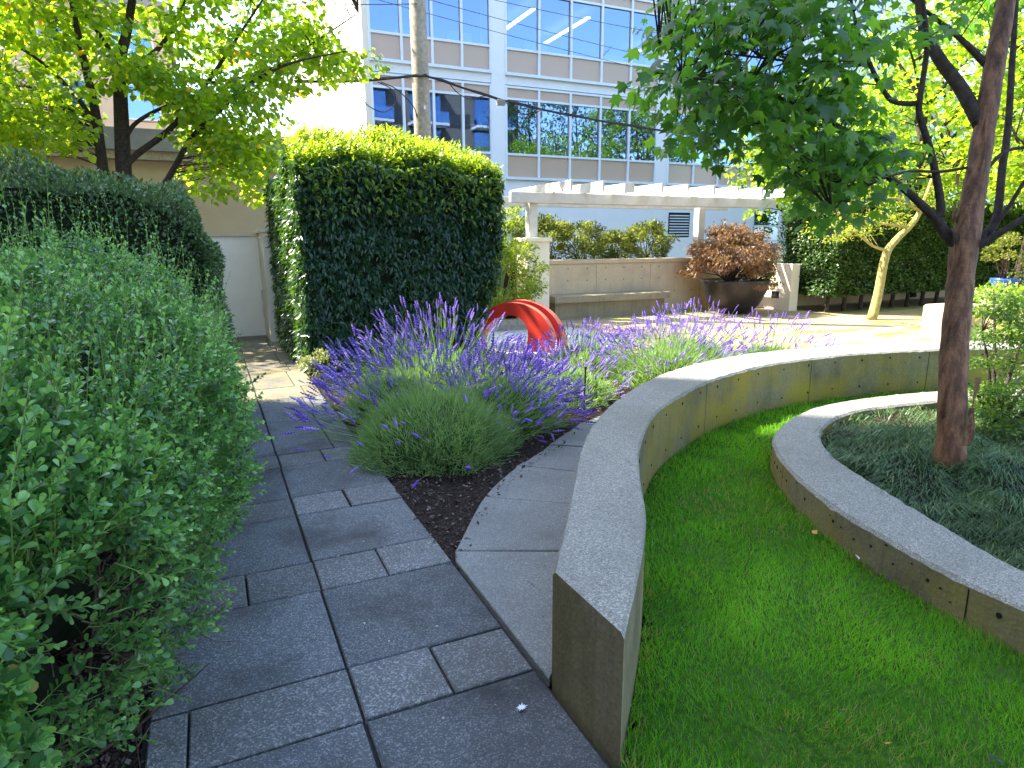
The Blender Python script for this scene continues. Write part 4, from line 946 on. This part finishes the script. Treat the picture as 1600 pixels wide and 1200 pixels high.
# ---- right hedge on bare stems
rh = block_hedge('clipped_hedge', 'long clipped green hedge on bare stems beneath the yellow-green trees', 12.35, 19.5, 10.05, 11.7, .34, 2.35, 'rhedge', 'oval', .075, 1700, .16, 'lft', lambda x, y: 1+.04*np.sin(x*3)+.02*np.sin(x*9), droop=.2)
g = G()
for k, x in enumerate(np.arange(12.6, 17.5, .55)):
    G().tube([(x, 10.4, -.04), (x+.05, 10.42, .4), (x+RNG.normal()*.08, 10.5, .8)], [.05, .045, .04], 7).obj('stem', M['bark'], rh)
# ---- layered shrub at right edge
root = empty('layered_shrub', (5.45, 2.95, .05), 'fine-leaved layered green shrub behind the brown tree trunk', 'shrub')
g = G(); limbs = []
for e_ in [(-.35, .1, .45), (-.15, .1, .8), (.3, -.2, .55), (.1, .2, 1.1), (.5, .1, .95), (-.3, -.2, .25), (.2, -.5, .35)]:
    b_ = np.array([5.5, 2.9, .03]); e2 = np.array([5.5, 2.9, .05])+np.array(e_); q = spline([b_, (b_+e2)/2+np.array([0, 0, .1]), e2], 4); g.tube(q, np.linspace(.022, .005, len(q)), 6, cap=False); limbs.append(q)
g.obj('stems', M['bark'], root, True)
cc = np.vstack([px_cloud(60, [(1520, 470), (1640, 430), (1700, 560), (1600, 640), (1530, 610), (1515, 540)], 4.6, 5.4), px_cloud(26, [(1560, 640), (1680, 620), (1700, 760), (1600, 760), (1570, 700)], 4.4, 5.0), px_cloud(14, [(1520, 600), (1580, 600), (1570, 660), (1525, 650)], 4.7, 5.1)])
tw = G(); grow_twigs(limbs, cc, tw, .004); t_ = tw.obj('twigs', M['bark'], root); t_['kind'] = 'stuff'
P, A_, N_, S_, Rr = clusters_leaves(cc, 110, .16, .036, 'oval', .1, .3)
fo = link('foliage', leaf_mesh('foliage', 'oval', P, A_, N_, S_, Rr, LM['layered']), root); fo['kind'] = 'stuff'

# ================================================================== walls, bench, pergola, pots, sculpture
root = empty('boundary_wall', (.3, 12.1, 0), 'tall cream rendered wall closing the far end of the path', 'wall')
G().box(-6, .80, 11.98, 12.2, -.1, 1.66).obj('wall_panel', M['render_cream'], root)
G().box(-6, .82, 11.94, 12.24, 1.662, 1.71).obj('coping', M['planterwall'], root)
G().box(.802, 1.05, 11.0, 12.2, -.1, 1.64).obj('return_panel', M['render_cream'], root)
G().box(.775, 1.09, 10.96, 12.24, 1.712, 1.77).obj('cap', M['render_cream'], root)
G().tube([(.76, 11.55, .35), (.76, 11.55, .75), (.76, 11.50, .80), (.80, 11.50, .80)], .014, 6).obj('conduit', M['white_timber'], root)

WY = 12.4
root = empty('planter_wall', (9, WY, 0), 'beige board-marked concrete planter wall with tie holes behind the bench', 'wall')
for k in range(4):
    x0 = 6.3+k*1.45; G().box(x0+.004, x0+1.446, WY, WY+.22, -.1, 1.08, .004).obj('wall_panel', M['planterwall'], root)
G().box(6.3, 12.12, WY-.03, WY+.26, 1.082, 1.17, .01).obj('coping', M['planterwall'], root)
G().box(12.1, 12.35, 11.0, WY+.2, -.1, 1.02, .01).obj('return_wall', M['render_cream'], root)
G().box(12.352, 20, 11.8, 12.1, -.1, .95, .01).obj('rear_wall', M['planterwall'], root)
G().box(12.093, 12.099, 11.32, 11.55, .22, .38).obj('vent_grille', M['hole'], root)
for zz in (.42, .72, .98):
    for x in np.arange(6.55, 11.9, .48):
        o = bpy.data.objects.new('tie_hole', HOLE); COL.objects.link(o); o.parent = root; o.location = (x-9, -.002, zz); o.scale = (1.3, 1, 1.3)
root = empty('entry_pillar', (6.0, 12.0, 0), 'cream concrete pillar carrying the pergola post beside the bench', 'pillar')
G().box(5.76, 6.26, 11.8, 12.3, -.1, 1.55, .008).obj('shaft', M['render_cream'], root)
G().box(5.72, 6.30, 11.76, 12.34, 1.552, 1.63, .008).obj('cap', M['render_cream'], root)
root = empty('concrete_bench', (7.8, 12.1, 0), 'long low concrete bench built against the planter wall', 'bench')
G().box(6.42, 9.35, 11.84, WY-.002, .30, .44, .01).obj('seat', M['benchside'], root)
G().box(6.50, 9.30, 11.98, WY-.004, -.1, .298).obj('base', M['benchside'], root)
# pergola
root = empty('pergola', (8.8, 12, 0), 'white timber pergola with overhanging rafters above the bench', 'pergola')
for x, z0_ in ((5.98, 1.632), (10.62, 1.172)):
    yy = 12.05 if x < 7 else WY+.1
    G().box(x-.09, x+.09, yy-.09, yy+.09, z0_, 2.30, .008).obj('post', M['white_timber'], root)
G().box(5.45, 12.35, 11.86, 11.98, 2.302, 2.50, .006).obj('beam', M['white_timber'], root)
G().box(5.55, 12.1, 13.2, 13.3, 2.302, 2.50, .006).obj('beam', M['white_timber'], root)
G().box(5.60, 12.05, 12.10, 12.20, 2.304, 2.46, .006).obj('beam', M['white_timber'], root)
for px_, py_ in ((895, 279), (945, 281), (991.6, 284), (1037, 286), (1077, 288), (1118, 290), (1155, 292), (1193, 294), (1232, 297)):
    p = atY(px_, py_, 11.15); x = p[0]
    G().box(x-.045, x, 11.15, 13.9, 2.502, 2.69, .004).obj('rafter', M['white_timber'], root)
# bowl planter and weeping maple
PC = (10.75, 11.35)
g = G().lathe([(.02, .0), (.34, .0), (.40, .03), (.56, .22), (.69, .50), (.74, .70), (.755, .74), (.72, .745), (.70, .70), (.60, .66), (.02, .66)], (*PC, -.05), 40)
tagobj(g.obj('bowl_planter', M['pot'], None, True), 'large dark round bowl planter on the sunny patio', 'planter')
blob_plant('weeping_maple', 'domed bronze red weeping maple growing in the bowl planter', (PC[0]-.15, PC[1]), 1.02, 1.40, 9500, 'redmaple', 'cut', .12, 'tree', None, 40, .60, 1.0, 'bark', .55, 90)
blob_plant('fern', 'small green grassy plant under the bronze maple in the bowl', (PC[0]+.3, PC[1]-.3), .3, .22, 260, 'planter', 'lance', .12, zoff=.61)
# planter shrubs
for k, (x, y, r_, h_, lab) in enumerate([(6.9, 13.2, .62, 1.15, 'sunlit shrub in the wall planter beside the pergola post'), (7.75, 13.1, .66, 1.05, 'bushy olive green shrub in the wall planter above the bench'),
      (8.75, 13.2, .62, .80, 'low rounded shrub in the wall planter above the bench end'), (9.75, 13.3, .60, 1.05, 'upright shrub in the wall planter near the louvre'), (6.0, 13.6, .7, 1.5, 'yellow-green shrub behind the cream pillar')]):
    blob_plant('planter_shrub', lab, (x, y), r_, h_, 4200, 'planter' if k != 4 else 'nandina', 'oval', .07, 'shrub', 'shrubs in the wall planter', 10, .95 if k != 4 else .8, clusters=60)
structure(G().box(5.2, 12.0, WY+.23, 14.2, -.1, .96).obj('planter_soil', M['mulch']))
blob_plant('bamboo_shrub', 'feathery yellow-green shrub between the tall hedge and the cream pillar', (4.95, 11.4), .85, 1.7, 6500, 'nandina', 'lance', .085, 'shrub', None, 16, 0, .4, 'stem_green', .6, 100)
blob_plant('bamboo_shrub', 'taller yellow-green shrub behind the feathery one beside the pergola end', (4.6, 13.2), .9, 2.4, 5000, 'nandina', 'lance', .09, 'shrub', None, 16, 0, .4, 'stem_green', .6, 90)
G().box(3.4, 5.6, 10.85, 10.97, -.1, .14, .01)
tagobj(G().box(3.6, 5.7, 10.7, 10.82, -.1, .16, .01).obj('timber_edging', M['pole']), 'brown timber edging board behind the gravel under the red sculpture', 'edging')

# red arched sculpture: two swept bands joined, wide foot in front, thin foot behind
root = empty('arch_sculpture', (4.35, 9.3, 0), 'red and coral arched sculpture with two bands standing on pale gravel', 'sculpture')
AE = np.array([.66, -.75, 0]); AP = np.array([.75, .66, 0]); AC = np.array([4.13, 8.80, 0])   # span direction, width direction, centre
def arch_ring(t):
    a_ = math.pi*(1-t); ro = np.array([.68*math.cos(a_), .70*math.sin(a_)**.85])          # t = 0 far thin foot, t = 1 near wide foot
    th_ = .11+.34*t**1.5; k_ = np.array([.68*math.cos(a_)+(th_*(1 if a_ > math.pi/2 else -1))*abs(math.cos(a_))**.8, max(.70*math.sin(a_)**.85-(.13+.12*t)*math.sin(a_), -.02)])
    return ro, k_
def band(w0, w1, lift, mats, name):
    V, F, fm = [], [], []; n_ = 44
    for i in range(n_):
        t = i/(n_-1); ro, ri = arch_ring(t); ww = .35+.65*t; ro = ro*(1+lift*ww/np.linalg.norm(ro+1e-6))
        for wv in (w0*ww, w1*ww):
            for q in (ro, ri): V.append(AC+AE*q[0]+AP*wv+np.array([0, 0, q[1]-.03]))
    for i in range(n_-1):
        b = i*4; F += [(b, b+4, b+6, b+2), (b+1, b+3, b+7, b+5), (b, b+1, b+5, b+4), (b+2, b+6, b+7, b+3)]; fm += [1, 0, 0, 0]
    F += [(0, 2, 3, 1), (n_*4-4, n_*4-3, n_*4-1, n_*4-2)]; fm += [0, 0]
    return link(name, mesh_from(name, V, F, mats, fm=fm), root)
band(-.24, -.09, .0, [M['red'], M['redlight']], 'front_band')
band(.09, .27, .03, [M['red'], M['redlight']], 'rear_band')
band(-.089, .089, -.06, [M['red'], M['red']], 'recessed_web')

# pale wall end and blue pot at right
root = empty('pale_wall', (11, 7, 0), 'sun-bleached low concrete wall end seen behind the brown trunk', 'wall')
a_ = atY(1472, 478, 6.6); 
G().prism([(a_[0], 6.5), (a_[0]+.9, 6.42), (a_[0]+.9, 6.9), (a_[0]+.08, 6.95)], -.1, .50, 0, .03).obj('wall_block', M['planterwall'], root)
pc = atY(1568, 452, 7.2)
tagobj(G().box(pc[0]-.22, pc[0]+.22, pc[1]-.22, pc[1]+.22, -.1, pc[2]-.005, .01).obj('pot_plinth', M['planterwall']), 'concrete plinth under the blue glazed pot', 'plinth')
g = G().lathe([(.01, 0), (.15, 0), (.19, .05), (.23, .17), (.235, .20), (.21, .20), (.19, .16), (.01, .16)], tuple(pc), 28)
tagobj(g.obj('blue_pot', M['bluepot'], None, True), 'blue glazed pot with a thin shrub beyond the brown trunk', 'pot')
blob_plant('potted_shrub', 'thin bronze-green shrub growing in the blue pot', (pc[0], pc[1]), .38, .85, 900, 'planter', 'oval', .06, 'shrub', None, 12, pc[2]+.15)
q_ = gz(1562, 545); blob_plant('low_shrub', 'bright green rounded shrub growing outside the curved wall beside the pale wall end', (q_[0]+.55, q_[1]), .75, .95, 3600, 'bgtree', 'oval', .055, 'shrub', None, 10, 0)
blob_plant('low_shrub', 'bright green low shrub in front of the blue pot plinth', (pc[0]+.1, pc[1]-1.0), .7, .75, 2600, 'bgtree', 'oval', .06, 'shrub', None, 10, 0)

# ================================================================== utility pole and cables
root = empty('utility_pole', (4.35, 14, 0), 'weathered timber utility pole rising behind the tall hedge', 'pole')
G().tube([(4.42, 14, -.1), (4.38, 14, 4), (4.32, 14, 11)], [.20, .18, .15], 18).obj('shaft', M['pole'], root, True)
G().box(4.36, 4.40, 13.80, 13.83, 4.25, 4.32).obj('bracket', M['alu'], root)
def sag(a_, b_, s_, n_=18):
    t = np.linspace(0, 1, n_)[:, None]; p = np.array(a_)*(1-t)+np.array(b_)*t; p[:, 2] -= s_*4*t[:, 0]*(1-t[:, 0]); return p
cb = [atY(460, 128, 14.), atY(560, 127, 14.), atY(650, 119, 13.78), atY(680, 123, 13.78), atY(780, 155, 13.9), atY(900, 182, 14.), atY(1060, 208, 14.), atY(1250, 232, 14.2)]
q = spline(cb, 8); root = empty('overhead_cable', tuple(q[0]), 'thick bundled black cable with splice and loops crossing the pole', 'cable')
G().tube(q, .022, 6).obj('bundle', M['cable'], root)
G().tube(q+np.array([0, .03, .03])+.012*np.sin(np.arange(len(q))*1.3)[:, None], .010, 5).obj('lashing', M['cable'], root)
for pts, nm in (([(560, 145), (575, 165), (600, 175), (618, 160), (612, 140), (590, 128)], 'cable_loop'), ([(595, 128), (620, 140), (645, 165), (652, 185)], 'cable_loop'), ([(700, 128), (715, 145), (735, 155), (760, 150), (785, 160)], 'cable_loop'), ([(790, 160), (815, 178), (840, 175), (850, 165)], 'cable_loop')):
    G().tube(spline([atY(x, y, 13.9) for x, y in pts], 5), .011, 5).obj(nm, M['cable'], root)
p_ = atY(783, 160, 13.88); G().box(p_[0]-.10, p_[0]+.08, p_[1]-.05, p_[1]+.05, p_[2]-.06, p_[2]+.06, .01).obj('splice_box', M['roofgrey'], root)
for k, (a_, b_, lab) in enumerate((((560, 2), (1000, 78), 'thin overhead wire, uppermost of the three before the office windows'), ((560, 3), (1000, 108), 'thin overhead wire, middle of the three before the office windows'), ((672, 12), (1010, 117), 'thin overhead wire, lowest of the three before the office windows'))):
    A_, B_ = [np.array([atY(480, 3, 14.0), atY(760, -10, 14.0)][0 if k else 1]), atY(1300, (95, 150, 175)[k], 14.5)]
    if k == 0: A_ = atY(640, -30, 14.0)
    if k == 2: A_ = atY(450, -40, 14.1)
    if k == 1: A_ = atY(600, -20, 14.0)
    tagobj(G().tube(sag(A_, B_, .12), .006, 5).obj('overhead_wire', M['cable']), lab, 'wire')
tagobj(G().tube(sag(atY(440, 2, 14.), atY(652, 6, 13.82), .03), .008, 5).obj('overhead_wire', M['cable']), 'thin overhead wire running left from the utility pole', 'wire')

# ================================================================== office building
FY = 24.0
root = empty('office_building', (12, FY, 0), 'white office building with blue windows and tan spandrel panels', 'building')
bays = [(5.72, 10.21, 4), (10.83, 17.84, 5), (18.50, 25.5, 5)]
G().box(5.48, 33, FY+.02, 42, -.1, 3.68).obj('ground_storey', M['bldwhite'], root)
g = G().box(5.48, 5.70, FY, 42, 3.682, 18.5); g.obj('corner_wall', M['bldcream'], root)
for x0, x1 in ((10.23, 10.81), (17.86, 18.48), (25.52, 33)): G().box(x0, x1, FY, FY+1, 3.682, 18.5).obj('pier', M['bldwhite'], root)
G().box(5.70, 33, 33, 33.2, 3.682, 18.5).obj('core_wall', M['soffit'], root)
for lv in range(4):
    zb = 4.04+3.75*lv
    G().box(5.702, 25.5, FY+.03, FY+.5, zb-.36 if lv == 0 else zb-.41, zb-.002).obj('floor_band', M['bldwhite'], root)
    G().box(5.703, 33, FY+.5, 33, zb-.34, zb-.10).obj('floor_slab', M['soffit'], root)
    if lv == 3: continue
    for bi, (x0, x1, k) in enumerate(bays):
        G().box(x0-.02, x1+.02, FY-.10, FY+.04, zb-.10, zb-.001).obj('sill', M['alu'], root)
        wz = (x1-x0)/k
        for j in range(k+1):
            x = x0+j*wz; G().box(x-.045, x+.045, FY-.02, FY+.14, zb+.001, zb+3.30).obj('mullion', M['alu'], root)
        for zz in (.80, 2.80, 3.22):
            G().box(x0, x1, FY-.012, FY+.12, zb+zz, zb+zz+.08).obj('transom', M['alu'], root)
        for j in range(k):
            xa, xb = x0+j*wz+.046, x0+(j+1)*wz-.046
            G().box(xa, xb, FY+.05, FY+.09, zb+.002, zb+.80).obj('spandrel_panel', M['spandrel'], root)
            G().box(xa, xb, FY+.05, FY+.09, zb+2.882, zb+3.22).obj('spandrel_panel', M['spandrel'], root)
            tl = RNG.normal(0, .003)
            G().add([(xa, FY+.06+tl, zb+.88), (xb, FY+.06-tl, zb+.88), (xb, FY+.06-tl, zb+2.80), (xa, FY+.06+tl, zb+2.80)], [(0, 1, 2, 3)]).obj('window_pane', M['glass'], root)
    # ceiling lamps inside
    if lv == 1:
        for x in (6.4, 13.0, 15.6, 20.5): G().box(x-.09, x+.09, FY+2.0, FY+6.0, zb+3.02, zb+3.06).obj('ceiling_lamp', M['lamp'], root)
        for x in (7.3, 9.4, 12.6, 16.2): G().box(x-.4, x+.4, FY+.8, FY+1.3, zb+.01, zb+1.25+.2*RNG.random()).obj('office_cabinet', M['bldwhite'], root)
G().box(5.44, 33.1, FY-.05, 42.1, 18.502, 19.1).obj('parapet', M['bldwhite'], root)
G().box(5.705, 33, 41.5, 41.9, 3.69, 18.49).obj('rear_wall', M['bldwhite'], root)
for zz in np.arange(1.8, 2.75, .12): G().add([(18.72, FY-.02, zz), (19.8, FY-.02, zz), (19.8, FY+.015, zz+.10), (18.72, FY+.015, zz+.10)], [(0, 1, 2, 3)]).obj('louvre_slat', M['louver'], root)
G().box(18.68, 19.84, FY-.001, FY+.018, 1.74, 2.80).obj('louvre_back', M['hole'], root)
G().box(23.7, 25.2, FY-.02, FY+.018, .9, 2.95).obj('ground_window', M['glass'], root)
for zz in (1.5, 2.2): G().box(23.65, 25.25, FY-.05, FY-.022, zz, zz+.08).obj('ground_window_bar', M['alu'], root)

# low tan building beyond the left tree
root = empty('low_building', (-6, 19, 0), 'low tan building with grey flat roof seen through the left tree', 'building')
G().box(-22, 3.6, 19, 23, -.1, 3.55).obj('wall', M['tan'], root)
G().box(-22.2, 3.8, 18.7, 23.2, 3.552, 3.75).obj('soffit_board', M['pole'], root)
G().box(-22.3, 3.9, 18.6, 23.3, 3.752, 4.25).obj('roof_fascia', M['roofgrey'], root)
def far_block(name, label, x0, x1, y0, y1, h, mat, nx, nz, z0=1.5):
    root = empty(name, ((x0+x1)/2, y0, 0), label, 'building')
    G().box(x0, x1, y0, y1, -.1, h).obj('wall', mat, root); G().box(x0-.3, x1+.3, y0-.3, y1+.3, h+.002, h+.5).obj('roof', M['roofgrey'], root)
    wx = (x1-x0)/nx; wz_ = (h-z0)/nz
    for i in range(nx):
        for j in range(nz):
            xa = x0+i*wx+wx*.2; za = z0+j*wz_+wz_*.22
            f_ = G().box(xa-.08, xa+wx*.6+.08, y0-.06, y0-.002, za-.08, za+wz_*.55+.08).obj('window_frame', M['alu'], root)
            G().box(xa, xa+wx*.6, y0-.075, y0-.062, za, za+wz_*.55).obj('window_pane', M['glass'], f_)
far_block('apartment_block', 'distant brick-tan apartment block glimpsed through the left tree', -26, -1, 42, 55, 13.5, M['tan'], 8, 4)
far_block('apartment_block', 'distant beige apartment block beyond the right-hand trees', 38, 78, 44, 60, 16.0, M['tan'], 12, 5)
# unseen tower added on the left, sized to shade the near garden
root = empty('shade_tower', (-16, 0, 0), 'unseen tall tower with white balconies added to shade the near garden', 'building')
G().box(-26, -9.9, -18, 15.09, -.1, 27).obj('wall', M['tan'], root)  # body of the added shade tower
for j in range(8):
    for y in (-14, -6, 2, 9.5):
        b_ = G().box(-9.898, -8.6, y, y+4.5, 2.6+j*3.0, 2.8+j*3.0).obj('balcony_slab', M['bldwhite'], root)
        G().box(-8.66, -8.62, y, y+4.5, 2.802+j*3.0, 3.85+j*3.0).obj('balcony_rail', M['glass'], b_)  # rail of the added shade tower
        G().box(-9.895, -9.85, y+.4, y+4.1, .2+j*3.0, 2.4+j*3.0).obj('balcony_window', M['glass'], root)  # window of the added shade tower
root = empty('condominium', (20, -14, 0), 'brown condominium with white balconies mirrored in the office windows', 'building')
G().box(11, 29, -26, -14, -.1, 17).obj('wall', M['bark_grey'], root)
for j in range(5):
    for x in (12, 18, 24):
        G().box(x, x+4, -13.998, -12.4, 2.9+j*3.1, 3.12+j*3.1).obj('balcony_slab', M['bldwhite'], root)
        G().box(x+.3, x+3.7, -13.99, -13.9, .4+j*3.1, 2.7+j*3.1).obj('balcony_window', M['glass'], root)
        G().box(x, x+4, -12.46, -12.42, 3.122+j*3.1, 4.1+j*3.1).obj('balcony_rail', M['glass'], root)
# tall conifer-like trees out of frame to the right, mirrored in the office windows
for k, (x, y, h_, lab) in enumerate(((21.5, 3.5, 14, 'tall dark tree facing the office block, slimmest of three'), (27.5, 2.5, 15.5, 'tall dark tree facing the office block, highest of three'), (31, 4.5, 13.5, 'tall dark tree facing the office block, broadest of three'))):
    bg_tree('courtyard_tree', lab, (x, y), h_, 2.9+.3*k, 210, 26, 'rhedge', 'lance', .3, .85, .12)

# ================================================================== small things
def fallen(x, y, mat, s_, lab, z=.03, rot=None):
    p = gz(x, y, z); TV, TF = TPL['maple' if s_ > .05 else 'oval']
    V = np.array(TV)*s_; V[:, 2] += .18*s_*np.sin(V[:, 0]/s_*5); an = RNG.uniform(0, 6) if rot is None else rot
    c_, s2 = math.cos(an), math.sin(an); V = np.stack([V[:, 0]*c_-V[:, 1]*s2, V[:, 0]*s2+V[:, 1]*c_, V[:, 2]+.006], 1)+p
    o = link('fallen_leaf', mesh_from('fallen_leaf', V, np.array(TF), mat)); tagobj(o, lab, 'leaf', 'fallen leaves on the lawn')
fallen(1277, 836, M['orange_leaf'], .05, 'orange fallen leaf lying beside the kerb on the lawn')
fallen(1294, 858, M['bark'], .045, 'dark brown fallen leaf near the kerb')
fallen(1337, 868, M['white_mark'], .045, 'pale bluish fallen petal-like leaf close to the kerb')
fallen(1381, 1165, M['orange_leaf'], .034, 'small tan fallen leaf alone in the open lawn')
fallen(1396, 980, M['orange_leaf'], .022, 'tiny orange fallen leaf in the middle of the lawn')
fallen(1540, 1182, LM['mondo'], .06, 'grey-green fallen leaf low on the lawn')
fallen(1473, 1104, LM['layered'], .03, 'small light green fallen leaf on the lawn')
V = [(0, 0, 0)]; F = []
for k in range(22):
    a_ = k/22*2*math.pi; r_ = .011 if k % 2 else RNG.uniform(.015, .028); V.append((r_*math.cos(a_), r_*math.sin(a_)*.8, 0))
for k in range(22): F.append((0, 1+k, 1+(k+1) % 22))
p = gz(815, 1108); o = link('paving_mark', mesh_from('paving_mark', np.array(V)+np.array([p[0], p[1], .008]), F, M['white_mark'])); tagobj(o, 'small white splash mark on a large paving slab beside the wall end', 'mark')
X = np.r_[RNG.uniform(-.1, .95, 150), RNG.uniform(1.0, 2.3, 40)]; Y = np.r_[RNG.uniform(1.4, 7, 150), np.zeros(40)]
Y[150:] = .55+X[150:]*1.25+RNG.normal(.35, .12, 40)
nl_ = len(X); sz_ = RNG.uniform(.006, .02, nl_)
lt = link('leaf_litter', leaf_mesh('leaf_litter', 'oval', np.stack([X, Y, np.full(nl_, .007)], 1), np.stack([RNG.normal(size=nl_), RNG.normal(size=nl_), RNG.uniform(0, .12, nl_)], 1), np.tile((0, 0, 1.), (nl_, 1)), sz_, RNG.random(nl_), leafmat('litter', (.05, .04, .02), (.20, .15, .08), (.40, .38, .34), trans=.05)))
tagobj(lt, 'tiny dry leaf bits scattered over the grey paving', 'leaf litter', kind='stuff')
print('objects', len(bpy.data.objects), 'tris', sum(len(m_.polygons)*m_.users for m_ in bpy.data.meshes))
